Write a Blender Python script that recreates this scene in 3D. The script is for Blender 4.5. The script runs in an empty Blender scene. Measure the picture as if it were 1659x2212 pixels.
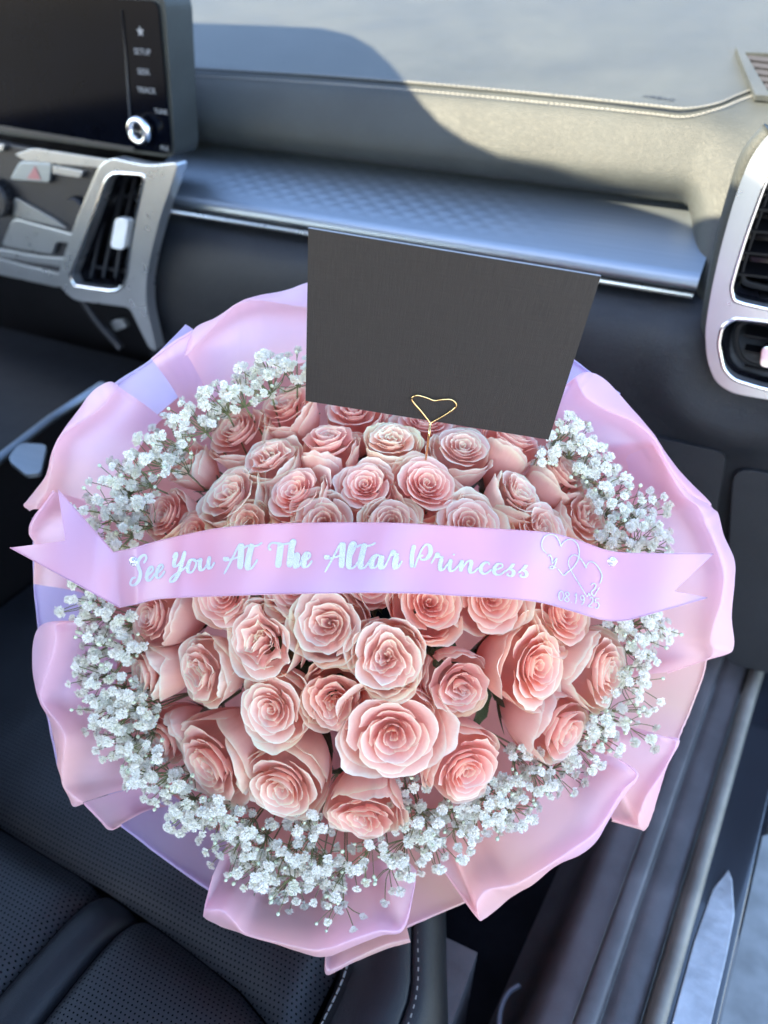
import bpy, bmesh, math, random
from mathutils import Vector, Matrix, noise
random.seed(7)
S = bpy.context.scene
COL = S.collection
# ------------------------------------------------------------------ camera
AX = Matrix(((0.90400121, -0.26119388, 0.3384665), (0.42689948, 0.50849644, -0.74778888), (0.02320887, 0.82049322, 0.57118493)))
F0, CX, CY = 1700.0, 829.5, 1106.0
def ray(u, v): return AX @ Vector(((u-CX)/F0, -(v-CY)/F0, -1.0))
def at_y(u, v, y): r = ray(u, v); return r*(y/r.y)
def at_z(u, v, z): r = ray(u, v); return r*(z/r.z)
def at_d(u, v, d): return ray(u, v)*d
cam = bpy.data.cameras.new('camera'); cam.sensor_fit = 'HORIZONTAL'; cam.sensor_width = 36.0; cam.lens = 36.0*F0/1659.0
cam.clip_start = 0.01; cam.clip_end = 500.0
cam.dof.use_dof = True; cam.dof.focus_distance = 0.57; cam.dof.aperture_fstop = cam.lens*1e-3/0.0064
co = bpy.data.objects.new('camera', cam); COL.objects.link(co); co.matrix_world = AX.to_4x4(); S.camera = co
# ------------------------------------------------------------------ world, sun, exposure
SUN = Vector((-0.46, -0.60, 0.64)).normalized()
S.world = bpy.data.worlds.new('World'); S.world.use_nodes = True
wn = S.world.node_tree; wn.nodes.clear()
sk = wn.nodes.new('ShaderNodeTexSky'); sk.sky_type = 'NISHITA'; sk.sun_disc = False
sk.dust_density = 0.7; sk.ozone_density = 1.3; sk.sun_elevation = math.asin(SUN.z); sk.sun_rotation = math.atan2(SUN.x, SUN.y)
bg = wn.nodes.new('ShaderNodeBackground'); bg.inputs['Strength'].default_value = 0.15
wo = wn.nodes.new('ShaderNodeOutputWorld')
wn.links.new(sk.outputs[0], bg.inputs[0]); wn.links.new(bg.outputs[0], wo.inputs[0])
sl = bpy.data.lights.new('sun', 'SUN'); sl.energy = 5.0; sl.angle = math.radians(0.5); sl.color = (1.0, 0.86, 0.60)
so = bpy.data.objects.new('sun', sl); COL.objects.link(so); so.rotation_euler = SUN.to_track_quat('Z', 'Y').to_euler()
vs = S.view_settings; vs.view_transform = 'Standard'; vs.look = 'None'; vs.gamma = 1.0; vs.exposure = 2.86; vs.use_curve_mapping = False
S.cycles.use_denoising = True
S.cycles.max_bounces = 10; S.cycles.transmission_bounces = 8; S.cycles.diffuse_bounces = 7

# ------------------------------------------------------------------ materials
class NT:
    def __init__(s, name):
        s.m = bpy.data.materials.new(name); s.m.use_nodes = True; s.t = s.m.node_tree; s.t.nodes.clear()
        s.out = s.n('OutputMaterial')
    def n(s, k, **kw):
        x = s.t.nodes.new('ShaderNode'+k)
        for a, b in kw.items():
            if a[0] == '_': setattr(x, a[1:], b)
            else: x.inputs[a].default_value = b
        return x
    def l(s, a, b): s.t.links.new(a, b)
    def math(s, op, a, b=None):
        x = s.t.nodes.new('ShaderNodeMath'); x.operation = op
        for i, y in enumerate((a, b)):
            if y is None: continue
            if isinstance(y, (int, float)): x.inputs[i].default_value = y
            else: s.l(y, x.inputs[i])
        return x.outputs[0]
    def mix(s, fac, a, b):
        x = s.t.nodes.new('ShaderNodeMix'); x.data_type = 'RGBA'
        for k, y in ((0, fac), (6, a), (7, b)):
            if isinstance(y, (int, float)): x.inputs[k].default_value = y
            elif isinstance(y, tuple): x.inputs[k].default_value = (*y, 1.0) if len(y) == 3 else y
            else: s.l(y, x.inputs[k])
        return x.outputs[2]
    def ramp(s, fac, stops):
        x = s.t.nodes.new('ShaderNodeValToRGB'); e = x.color_ramp.elements
        e[0].position, e[0].color = stops[0][0], (*stops[0][1], 1); e[1].position, e[1].color = stops[-1][0], (*stops[-1][1], 1)
        for p, c in stops[1:-1]: q = e.new(p); q.color = (*c, 1)
        s.l(fac, x.inputs[0]); return x.outputs[0]
    def obj(s): return s.n('TexCoord').outputs['Object']
    def noise(s, vec, scale, detail=3.0, rough=0.5):
        x = s.n('TexNoise', Scale=scale, Detail=detail, Roughness=rough); s.l(vec, x.inputs['Vector']); return x.outputs[0]
    def bump(s, h, strength, dist=0.001):
        x = s.n('Bump', Strength=strength, Distance=dist); s.l(h, x.inputs['Height']); return x.outputs[0]

def simple(name, col, rough=0.5, metal=0.0, spec=0.5, var=0.12, bump=0.0, bscale=300.0, coat=0.0):
    k = NT(name); p = k.n('BsdfPrincipled', Roughness=rough, Metallic=metal)
    p.inputs['Specular IOR Level'].default_value = spec
    p.inputs['Coat Weight'].default_value = coat; p.inputs['Coat Roughness'].default_value = 0.05
    nz = k.noise(k.obj(), 18.0, 5.0, 0.6)
    c2 = tuple(max(0, c*(1-var)) for c in col); c3 = tuple(min(1, c*(1+var)) for c in col)
    k.l(k.ramp(nz, [(0.3, c2), (0.7, c3)]), p.inputs['Base Color'])
    r = k.math('ADD', k.math('MULTIPLY', k.math('SUBTRACT', k.noise(k.obj(), 45.0, 4.0), 0.5), 0.18*rough), rough); k.l(r, p.inputs['Roughness'])
    if bump: k.l(k.bump(k.noise(k.obj(), bscale, 2.0), bump), p.inputs['Normal'])
    k.l(p.outputs[0], k.out.inputs[0]); return k.m

def leather(name, col, rough=0.42, scale=420.0, strength=0.35, perf=0.0, dust=0.0, spec=0.5, pscale=235.0):
    k = NT(name); p = k.n('BsdfPrincipled'); p.inputs['Specular IOR Level'].default_value = spec
    o = k.obj(); v = k.n('TexVoronoi', Scale=scale); v.feature = 'DISTANCE_TO_EDGE'; k.l(o, v.inputs['Vector'])
    h = k.math('MULTIPLY', k.math('MINIMUM', v.outputs[0], 0.35), 2.0)
    h = k.math('ADD', h, k.math('MULTIPLY', k.noise(o, scale*2.2, 2.0), 0.4))
    n1 = k.noise(o, 9.0, 6.0, 0.62)
    base = k.ramp(n1, [(0.3, tuple(c*0.82 for c in col)), (0.7, tuple(c*1.18 for c in col))])
    if dust:
        ds = k.noise(o, 700.0, 2.0); dl = k.noise(o, 14.0, 5.0, 0.6)
        f = k.math('MULTIPLY', k.math('GREATER_THAN', ds, 0.70), k.math('MULTIPLY', dl, dust)); base = k.mix(f, base, (0.35, 0.33, 0.29))
        base = k.mix(k.math('MULTIPLY', k.math('POWER', dl, 2.0), 0.16*dust), base, (0.30, 0.29, 0.26))
    if perf:
        sx = k.n('SeparateXYZ'); k.l(o, sx.inputs[0])
        X = k.math('MULTIPLY', sx.outputs[0], pscale); Y = k.math('MULTIPLY', sx.outputs[1], pscale)
        row = k.math('MULTIPLY', k.math('FLOOR', k.math('MODULO', k.math('ADD', Y, 2000.0), 2.0)), 0.5)
        fx = k.math('SUBTRACT', k.math('FRACT', k.math('ADD', X, row)), 0.5); fy = k.math('SUBTRACT', k.math('FRACT', Y), 0.5)
        d = k.math('SQRT', k.math('ADD', k.math('MULTIPLY', fx, fx), k.math('MULTIPLY', fy, fy)))
        hole = k.math('LESS_THAN', d, 0.19)
        base = k.mix(hole, base, (0.0012, 0.0012, 0.0016))
        h = k.math('SUBTRACT', h, k.math('MULTIPLY', hole, 2.0*perf))
        k.l(k.math('SUBTRACT', 0.5, k.math('MULTIPLY', hole, 0.48)), p.inputs['Specular IOR Level'])
    k.l(base, p.inputs['Base Color'])
    k.l(k.math('ADD', rough-0.08, k.math('MULTIPLY', n1, 0.16)), p.inputs['Roughness'])
    k.l(k.bump(h, strength, 0.0012), p.inputs['Normal']); k.l(p.outputs[0], k.out.inputs[0]); return k.m

def thin(name, build, trans=0.3, rough=0.5, sheen=0.0, spec=0.4, bump=None):
    """thin translucent sheet: principled + translucent"""
    k = NT(name); c = build(k); p = k.n('BsdfPrincipled', Roughness=rough)
    p.inputs['Specular IOR Level'].default_value = spec; p.inputs['Sheen Weight'].default_value = sheen; p.inputs['Sheen Roughness'].default_value = 0.4
    t = k.n('BsdfTranslucent'); k.l(c, p.inputs['Base Color']); k.l(c, t.inputs[0])
    if bump:
        b = k.bump(bump(k), 0.25, 0.001); k.l(b, p.inputs['Normal'])
    m = k.n('MixShader'); m.inputs[0].default_value = trans
    k.l(p.outputs[0], m.inputs[1]); k.l(t.outputs[0], m.inputs[2]); k.l(m.outputs[0], k.out.inputs[0]); return k.m

def petal_col(k):
    uv = k.n('UVMap'); uv.uv_map = 'UVMap'; sx = k.n('SeparateXYZ'); k.l(uv.outputs[0], sx.inputs[0])
    oi = k.n('ObjectInfo'); o = k.obj()
    nz = k.math('SUBTRACT', k.noise(o, 2.3, 4.0, 0.6), 0.5)
    v = k.math('ADD', sx.outputs[1], k.math('MULTIPLY', nz, 0.16))
    c = k.ramp(v, [(0.0, (0.86, 0.46, 0.36)), (0.35, (0.91, 0.455, 0.375)), (0.60, (0.92, 0.515, 0.43)), (0.84, (0.93, 0.60, 0.50)), (0.935, (0.94, 0.70, 0.575)), (0.97, (0.95, 0.84, 0.70)), (1.0, (0.95, 0.89, 0.77))])
    # fine veins along the petal
    w = k.n('TexNoise', Scale=1.0, Detail=3.0); cm = k.n('CombineXYZ')
    k.l(k.math('MULTIPLY', sx.outputs[0], 46.0), cm.inputs[0]); k.l(k.math('MULTIPLY', sx.outputs[1], 3.0), cm.inputs[1]); k.l(oi.outputs['Random'], cm.inputs[2]); k.l(cm.outputs[0], w.inputs['Vector'])
    c = k.mix(k.math('MULTIPLY', k.math('SUBTRACT', w.outputs[0], 0.35), 0.30), c, (0.82, 0.40, 0.38))
    # greenish cream rim on some petals
    g = k.math('MULTIPLY', k.math('GREATER_THAN', oi.outputs['Random'], 0.62), k.math('SMOOTH_MIN', k.math('MAXIMUM', k.math('MULTIPLY', k.math('SUBTRACT', v, 0.82), 2.6), 0.0), 0.40))
    c = k.mix(g, c, (0.88, 0.84, 0.56))
    return_c = k.n('Mix', _data_type='RGBA', _blend_type='MULTIPLY'); return_c.inputs[0].default_value = 1.0
    k.l(c, return_c.inputs[6]); k.l(oi.outputs['Color'], return_c.inputs[7])
    return return_c.outputs[2]
M = {}
M['petal'] = thin('rose_petal', petal_col, trans=0.38, rough=0.55, sheen=0.25, spec=0.25, bump=lambda k: k.noise(k.obj(), 9.0, 3.0))
def paper(name, a, b, c3, trans=0.54):
    def f(k):
        o = k.obj(); n1 = k.noise(o, 6.5, 1.5, 0.4)
        return k.ramp(n1, [(0.34, a), (0.52, b), (0.68, c3)])
    return thin(name, f, trans=trans, rough=0.36, sheen=0.1, spec=0.5, bump=lambda k: k.noise(k.obj(), 22.0, 1.5))
PK, LI, CO = (0.93, 0.62, 0.70), (0.88, 0.63, 0.77), (0.95, 0.64, 0.62)  # lilac and coral stand in for sky light and glow on pink film
M['paper_pink'] = paper('pink_film', LI, PK, CO)
M['paper_skylit_lilac'] = paper('skylit_lilac_film', (0.60, 0.52, 0.80), (0.66, 0.56, 0.80), (0.70, 0.56, 0.76))  # sky-lit lilac put into the colour of the backing sheets
M['paper_glow_peach'] = paper('glow_peach_film', (0.84, 0.56, 0.54), (0.84, 0.60, 0.55), (0.82, 0.56, 0.62))  # peach stands in for light shining through the film
M['paper_glow_coral'] = paper('glow_coral_film', (0.88, 0.34, 0.30), (0.88, 0.38, 0.34), (0.88, 0.42, 0.42))  # coral stands in for glow bouncing between roses and film
def rib(k):
    return k.ramp(k.noise(k.obj(), 11.0, 2.0), [(0.36, (0.62, 0.29, 0.37)), (0.64, (0.50, 0.31, 0.47))])  # pink to lilac drift in the colour stands in for satin sheen
def weave(k):
    sx = k.n('SeparateXYZ'); uv = k.n('UVMap'); uv.uv_map = 'UVMap'; k.l(uv.outputs[0], sx.inputs[0])
    a = k.math('SINE', k.math('ADD', k.math('MULTIPLY', sx.outputs[0], 1500.0), k.math('MULTIPLY', sx.outputs[1], 250.0)))
    return k.math('ADD', k.math('MULTIPLY', a, 0.5), k.math('SINE', k.math('MULTIPLY', sx.outputs[1], 300.0)))
M['ribbon'] = thin('satin_ribbon', rib, trans=0.12, rough=0.33, sheen=0.4, spec=0.5, bump=None)
M['foil'] = simple('silver_white_glitter', (0.56, 0.58, 0.64), 0.35, 0.30, 0.6, 0.12, 0.8, 1800.0)
def white_col(k):
    oi = k.n('ObjectInfo'); return k.ramp(oi.outputs['Random'], [(0.0, (0.84, 0.81, 0.71)), (0.5, (0.88, 0.85, 0.77)), (1.0, (0.81, 0.79, 0.66))])
M['blossom'] = thin('white_blossom', white_col, trans=0.30, rough=0.6, spec=0.2)
M['bud'] = simple('pale_bud', (0.62, 0.68, 0.48), 0.55, var=0.2)
M['sprig'] = simple('sprig_stem', (0.20, 0.22, 0.09), 0.55, var=0.4)
M['green'] = simple('rose_green', (0.075, 0.11, 0.045), 0.5, var=0.35)
M['card'] = None
def card_mat():
    k = NT('linen_card'); p = k.n('BsdfPrincipled', Roughness=0.5); p.inputs['Specular IOR Level'].default_value = 0.3; o = k.n('UVMap'); o.uv_map = 'UVMap'
    def st(sx, sy):
        mp = k.n('Mapping'); mp.inputs['Scale'].default_value = (sx, sy, 1); k.l(o.outputs[0], mp.inputs['Vector']); return k.noise(mp.outputs[0], 1.0, 3.0, 0.7)
    a, b = st(330.0, 7.0), st(9.0, 190.0); h = k.math('ADD', a, k.math('MULTIPLY', b, 0.6))
    k.l(k.ramp(h, [(0.55, (0.022, 0.0175, 0.0155)), (1.05, (0.036, 0.029, 0.026))]), p.inputs['Base Color'])
    k.l(k.bump(h, 0.5, 0.0006), p.inputs['Normal']); k.l(p.outputs[0], k.out.inputs[0]); return k.m
M['card'] = card_mat()
M['card_edge'] = simple('card_edge', (0.25, 0.24, 0.24), 0.7)
M['gold'] = simple('gold_wire', (0.83, 0.58, 0.26), 0.16, 1.0, 0.5, 0.05)
M['pad'] = leather('dash_leather', (0.029, 0.033, 0.033), 0.50, 520.0, 0.34, dust=0.30, spec=0.22)
M['lower'] = leather('dash_lower_leather', (0.007, 0.008, 0.011), 0.46, 480.0, 0.42, dust=0.2, spec=0.35)
M['seat'] = leather('seat_leather', (0.0065, 0.0072, 0.0095), 0.44, 700.0, 0.22, spec=0.35)
M['seat_perf'] = leather('perforated_leather', (0.0065, 0.0072, 0.0095), 0.46, 700.0, 0.22, perf=1.0, spec=0.35)
M['thread'] = simple('grey_thread', (0.20, 0.195, 0.18), 0.7)
M['silver'] = simple('satin_silver', (0.52, 0.54, 0.56), 0.28, 0.85, 0.5, 0.05)
M['chrome'] = simple('chrome', (0.80, 0.81, 0.83), 0.10, 1.0, 0.5, 0.03)
M['white_trim'] = simple('white_trim', (0.72, 0.74, 0.76), 0.3, 0.2)
M['gloss'] = simple('gloss_black', (0.006, 0.006, 0.008), 0.08, 0.0, 0.5, 0.2)
M['glass'] = simple('screen_glass', (0.0012, 0.0018, 0.0042), 0.12, 0.0, 0.05, 0.2)
M['black'] = simple('black_plastic', (0.0035, 0.0035, 0.0045), 0.5, 0.0, 0.2, 0.2)
M['dark'] = simple('dark_plastic', (0.012, 0.012, 0.015), 0.5, 0.0, 0.4, 0.2, 0.3, 500.0)
M['carpet'] = simple('carpet', (0.007, 0.007, 0.009), 0.95, 0.0, 0.1, 0.4, 1.0, 350.0)
M['print'] = simple('button_print', (0.17, 0.185, 0.22), 0.5)
M['red'] = simple('red_print', (0.30, 0.12, 0.13), 0.5)
M['shade_roof_grey'] = simple('shade_roof_grey', (0.10, 0.098, 0.092), 0.9)
M['paint'] = simple('blue_black_paint', (0.016, 0.018, 0.024), 0.22, 0.0, 0.6, 0.1, coat=1.0)
M['rubber'] = simple('seal_rubber', (0.020, 0.020, 0.022), 0.6)
M['beige'] = simple('dusty_trim', (0.19, 0.175, 0.15), 0.55, var=0.3)
M['scuff'] = simple('scuffed_metal', (0.46, 0.45, 0.45), 0.36, 0.8, 0.5, 0.35, 0.4, 90.0)
M['plum'] = simple('sill_plastic', (0.095, 0.085, 0.085), 0.42, 0.0, 0.45, 0.3, 0.2, 500.0)
M['asphalt'] = simple('asphalt', (0.22, 0.225, 0.23), 0.85, 0.0, 0.3, 0.25, 0.6, 140.0)
def shelf_mat():
    k = NT('embossed_panel'); p = k.n('BsdfPrincipled', Roughness=0.42, Metallic=0.9); o = k.obj(); sx = k.n('SeparateXYZ'); k.l(o, sx.inputs[0])
    n1 = k.n('Mapping'); n1.inputs['Scale'].default_value = (6, 900, 900); k.l(o, n1.inputs['Vector']); br = k.noise(n1.outputs[0], 1.0, 2.0)
    k.l(k.ramp(br, [(0.3, (0.21, 0.245, 0.28)), (0.7, (0.25, 0.285, 0.32))]), p.inputs['Base Color'])
    k.l(k.bump(br, 0.06, 0.0005), p.inputs['Normal']); k.l(p.outputs[0], k.out.inputs[0]); return k.m
M['shelf'] = shelf_mat()
def gem_mat():
    k = NT('rhinestone'); g = k.n('BsdfPrincipled', Roughness=0.02); g.inputs['Transmission Weight'].default_value = 0.55; g.inputs['IOR'].default_value = 2.2
    o = k.obj(); k.l(k.ramp(k.noise(o, 900.0, 1.0), [(0.40, (0.32, 0.30, 0.38)), (0.55, (1, 1, 1))]), g.inputs['Base Color'])  # dark and white patches in the colour imitate facet glints
    k.l(g.outputs[0], k.out.inputs[0]); return k.m
M['gem'] = gem_mat()

# ------------------------------------------------------------------ object helpers
LOC = {}
def thing(name, label, cat, loc=(0, 0, 0), group=None):
    o = bpy.data.objects.new(name, None); o.empty_display_size = 0.02; COL.objects.link(o); o.location = loc; LOC[o.name] = Vector(loc)
    tag(o, label, cat, group); return o
def tag(o, label=None, cat=None, group=None, kind=None):
    if label: o['label'] = label
    if cat: o['category'] = cat
    if group: o['group'] = group
    if kind: o['kind'] = kind
    return o
def mesh(name, V, Fc, mat, uvs=None, smooth=True, mats=None, fm=None):
    me = bpy.data.meshes.new(name); me.from_pydata([tuple(v) for v in V], [], Fc)
    if uvs:
        ul = me.uv_layers.new(name='UVMap')
        for lp in me.loops: ul.data[lp.index].uv = uvs[lp.vertex_index]
    for m in (mats or [mat]): me.materials.append(m)
    if fm:
        for p, i in zip(me.polygons, fm): p.material_index = i
    if smooth: me.polygons.foreach_set('use_smooth', [True]*len(me.polygons))
    me.update(); return me
def mk(name, V, Fc, mat, parent=None, uvs=None, smooth=True, label=None, kind=None, mats=None, fm=None):
    """world-space vertices; the object's origin goes to its centre"""
    c = Vector((0, 0, 0))
    for v in V: c += Vector(v)
    c /= max(1, len(V))
    me = mesh(name, [Vector(v)-c for v in V], Fc, mat, uvs, smooth, mats, fm)
    o = bpy.data.objects.new(name, me); COL.objects.link(o)
    if parent: o.parent = parent; o.location = c-LOC[parent.name]
    else: o.location = c
    LOC[o.name] = c
    if label: o['label'] = label
    if kind: o['kind'] = kind
    return o
def grid(P, closed=False, fl=False):
    n, m = len(P), len(P[0]); V = [p for r in P for p in r]; Fc = []; uv = []
    for i in range(n):
        for j in range(m): uv.append((i/(n-1), j/(m-1)))
    for i in range(n-1):
        for j in range(m-(0 if closed else 1)):
            q = (i*m+j, (i+1)*m+j, (i+1)*m+(j+1) % m, i*m+(j+1) % m); Fc.append(q[::-1] if fl else q)
    return V, Fc, uv
class MB:
    def __init__(s): s.V, s.F = [], []
    def add(s, V, Fc):
        k = len(s.V); s.V += [Vector(v) for v in V]; s.F += [tuple(i+k for i in f) for f in Fc]; return s
    def tube(s, pts, r, n=6, cap=True):
        pts = [Vector(p) for p in pts]; rings = []
        rr = r if isinstance(r, (list, tuple)) else [r]*len(pts); a = None
        for i, p in enumerate(pts):
            t = (pts[min(i+1, len(pts)-1)]-pts[max(i-1, 0)]).normalized()
            if a is None: a = t.orthogonal().normalized()
            a = (a-t*a.dot(t)).normalized(); b = t.cross(a)
            rings.append([p+(a*math.cos(2*math.pi*k/n)+b*math.sin(2*math.pi*k/n))*rr[i] for k in range(n)])
        V, Fc, _ = grid(rings, closed=True)
        if cap: Fc += [tuple(range(n))[::-1], tuple(range(len(V)-n, len(V)))]
        return s.add(V, Fc)
    def box(s, c, ex, ey, ez):
        c, ex, ey, ez = map(Vector, (c, ex, ey, ez)); V = [c+ex*a+ey*b+ez*d for a in (-1, 1) for b in (-1, 1) for d in (-1, 1)]
        return s.add(V, [(0, 1, 3, 2), (4, 6, 7, 5), (0, 4, 5, 1), (2, 3, 7, 6), (0, 2, 6, 4), (1, 5, 7, 3)])
    def build(s, name, mat, parent=None, **kw): return mk(name, s.V, s.F, mat, parent, **kw)
def cr(pts, n):
    """Catmull-Rom through tuples -> n samples"""
    pts = [Vector(p) for p in pts]; m = len(pts)-1; out = []
    for i in range(n):
        t = i/(n-1)*m; k = min(int(t), m-1); f = t-k
        p0 = pts[k-1] if k > 0 else pts[0]*2-pts[1]; p1, p2 = pts[k], pts[k+1]; p3 = pts[k+2] if k+2 <= m else pts[m]*2-pts[m-1]
        out.append(0.5*((2*p1)+(p2-p0)*f+(2*p0-5*p1+4*p2-p3)*f*f+(3*p1-p0-3*p2+p3)*f**3))
    return out
def lerp(a, b, t): return a+(b-a)*t
def sst(a, b, x): t = min(1, max(0, (x-a)/(b-a))); return t*t*(3-2*t)
def interp(tab, x):
    if x <= tab[0][0]: return tab[0][1]
    for (a, b), (c, d) in zip(tab, tab[1:]):
        if x <= c: t = (x-a)/(c-a); t = t*t*(3-2*t); return b+(d-b)*t
    return tab[-1][1]
def plate(outer, holes, off, bev=0.0015):
    """outline and holes (lists of 3D points in a plane), given a thickness by off; rounded front edge"""
    bm = bmesh.new(); es = []
    def loop(p):
        vs_ = [bm.verts.new(x) for x in p]
        return [bm.edges.new((vs_[i], vs_[(i+1) % len(vs_)])) for i in range(len(vs_))]
    for p in [outer]+holes: es += loop(p)
    bmesh.ops.triangle_fill(bm, use_beauty=True, use_dissolve=False, edges=es)
    bmesh.ops.recalc_face_normals(bm, faces=bm.faces)
    off = Vector(off)
    f0 = list(bm.faces); r = bmesh.ops.extrude_face_region(bm, geom=f0)
    for g in r['geom']:
        if isinstance(g, bmesh.types.BMVert): g.co += off
    bmesh.ops.recalc_face_normals(bm, faces=bm.faces)
    if bev:
        bm.edges.ensure_lookup_table(); d = off.normalized()
        be = [e for e in bm.edges if len(e.link_faces) == 2 and e.calc_face_angle(0) > 0.9]
        bmesh.ops.bevel(bm, geom=be, offset=bev, segments=2, affect='EDGES', profile=0.6, clamp_overlap=True)
    bm.verts.ensure_lookup_table(); bm.verts.index_update()
    V = [v.co.copy() for v in bm.verts]; Fc = [tuple(v.index for v in f.verts) for f in bm.faces]; bm.free(); return V, Fc
def rloop(pts, n=6, k=0.35):
    """round the corners of a closed polygon"""
    pts = [Vector(p) for p in pts]; out = []; m = len(pts)
    for i in range(m):
        a, b, c = pts[i-1], pts[i], pts[(i+1) % m]
        L = k*min((a-b).length, (c-b).length); p = b+(a-b).normalized()*L; q = b+(c-b).normalized()*L
        for j in range(n): t = j/(n-1); out.append(p*(1-t)**2+b*2*t*(1-t)+q*t*t)
    return out
def text(name, s, size, origin, xd, yd, mat, parent, ext=0.0004, align='LEFT'):
    cu = bpy.data.curves.new(name, 'FONT'); cu.body = s; cu.size = size; cu.extrude = ext; cu.align_x = align; cu.resolution_u = 3
    t = bpy.data.objects.new(name+'_c', cu); COL.objects.link(t); dg = bpy.context.evaluated_depsgraph_get(); me = bpy.data.meshes.new_from_object(t.evaluated_get(dg))
    bpy.data.objects.remove(t); xd = Vector(xd).normalized(); yd = Vector(yd); yd = (yd-xd*yd.dot(xd)).normalized(); zd = xd.cross(yd); origin = Vector(origin)
    V = [origin+xd*v.co.x+yd*v.co.y+zd*v.co.z for v in me.vertices]; Fc = [tuple(p.vertices) for p in me.polygons]
    bpy.data.meshes.remove(me); bpy.data.curves.remove(cu); return mk(name, V, Fc, mat, parent, smooth=False)

# ================================================================== the car
def slab(name, x0, x1, y0, y1, z0, z1, mat, kind='structure', parent=None):
    m = MB(); m.box(((x0+x1)/2, (y0+y1)/2, (z0+z1)/2), ((x1-x0)/2, 0, 0), (0, (y1-y0)/2, 0), (0, 0, (z1-z0)/2))
    return m.build(name, mat, parent, smooth=False, kind=kind)
gv, gf, _ = grid([[Vector((x, y, -1.28)) for y in (-60, -4, -1, 0, 1, 2, 6, 60)] for x in (-60, -4, -1, 0, .3, .6, 1, 2, 6, 60)])
mk('ground', gv, gf, M['asphalt'], kind='structure', smooth=False)
slab('car_floor', -1.62, -0.02, -1.3, 1.16, -1.0, -0.965, M['carpet'])
slab('firewall', -1.62, 0.20, 1.16, 1.20, -1.0, -0.20, M['carpet'])
slab('rear_light_block', -1.62, 0.05, -1.34, -1.30, -1.0, -0.12, M['carpet'])  # unseen panel added to darken what the screen reflects
slab('kick_wall', -0.06, 0.20, 1.10, 1.16, -1.0, -0.30, M['carpet'])
slab('far_side_sky_block', -1.66, -1.62, -1.3, 1.2, -1.0, -0.30, M['dark'])  # unseen; added to keep sky light out of the left footwell
# --- upper dash: profile (y, z) against x
TOPS = 0.242
def top_at(u, v): r = ray(u, v); n = Vector((0, -TOPS, 1)); c = -0.125-TOPS*1.02; return r*(c/r.dot(n))
PA = [(1.85, 0.076), (1.35, -0.045), (1.15, -0.0935), (1.06, -0.1155), (1.036, -0.1212), (1.022, -0.1258), (1.008, -0.137), (0.996, -0.156), (0.986, -0.178), (0.984, -0.194), (0.990, -0.207), (1.003, -0.216), (1.025, -0.223)]
PB = [(1.85, 0.076), (1.35, -0.045), (1.15, -0.0935), (1.08, -0.1105), (1.055, -0.118), (1.03, -0.128), (1.008, -0.142), (0.985, -0.167), (0.962, -0.200), (0.944, -0.230), (0.926, -0.258), (0.911, -0.282), (0.906, -0.302)]
def padprof(x, n=44):
    b = sst(-0.088, -0.036, x); P = [(0, lerp(a[0], c[0], b), lerp(a[1], c[1], b)) for a, c in zip(PA, PB)]
    return [Vector((x, q.y, q.z)) for q in cr(P, n)]
dash = thing('dashboard', 'black grained leather car dashboard with silver trim behind the bouquet', 'dashboard', (-0.45, 1.0, -0.25))
xs = [-1.6, -1.3, -1.0, -0.9]+[-0.82+0.02*i for i in range(33)]+[-0.165+0.0075*i for i in range(26)]+[0.05, 0.1, 0.2, 0.32]
V, Fc, uv = grid([padprof(x) for x in xs]); mk('upper_pad', V, Fc, M['pad'], dash, uv)
# stitches: two rows of short threads
def stitch_row(curve, offs, step, L, r, nrm=Vector((0, -0.3, 0.95)), side=Vector((0, -1, -0.1))):
    m = MB(); pts = cr(curve, 700); acc = 0; last = pts[0]
    for a, b in zip(pts, pts[1:]):
        acc += (b-a).length
        if acc >= step:
            acc = 0; t = (b-a).normalized(); p = b+side*offs
            m.tube([p-t*L/2, p-t*L*.25+nrm*r*.8, p+t*L*.25+nrm*r*.8, p+t*L/2], r, 5)
    return m
sc = [top_at(*p) for p in [(380, 148), (650, 163), (900, 182), (1200, 210), (1400, 231), (1480, 238), (1545, 228), (1590, 210), (1624, 197)]]
sc = [Vector((p.x, p.y+0.004, p.z+0.0012)) for p in sc]
sm = stitch_row(sc, 0.0, 0.0052, 0.0042, 0.0007); sd = [at_y(u, v+dv, 1.0125)+Vector((0, -0.0008, 0.0006)) for u, v, dv in [(380, 148, 15), (650, 163, 15), (900, 182, 15), (1200, 210, 16), (1400, 231, 16), (1480, 238, 16)]]+[top_at(1552, 238)+Vector((0, 0, 0.0012)), top_at(1598, 220)+Vector((0, 0, 0.0012)), top_at(1632, 208)+Vector((0, 0, 0.0012))]; s2 = stitch_row(sd, 0.0, 0.0052, 0.0042, 0.0007); sm.add(s2.V, s2.F)
sm.build('stitching', M['thread'], dash, kind='stuff')
m = MB(); m.tube([p+Vector((0, -0.006, -0.0004)) for p in cr(sc, 120)], 0.0014, 6); m.build('seam', M['pad'], dash)
a0, a1 = top_at(1388, 206), top_at(1475, 218)
ab = text('airbag_lettering', 'AIRBAG', (a1-a0).length*0.232, a0+Vector((0, -0.006, 0.0012)), a1-a0, Vector((0, 1, TOPS)), M['black'], dash, 0.0)
pp = [(p.y, p.z) for p in padprof(-0.3, 400)][::-1]
for v_ in ab.data.vertices:
    w_ = v_.co+LOC[ab.name]; v_.co.z = next(z for y, z in pp if y >= w_.y)+0.0006-LOC[ab.name].z
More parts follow.
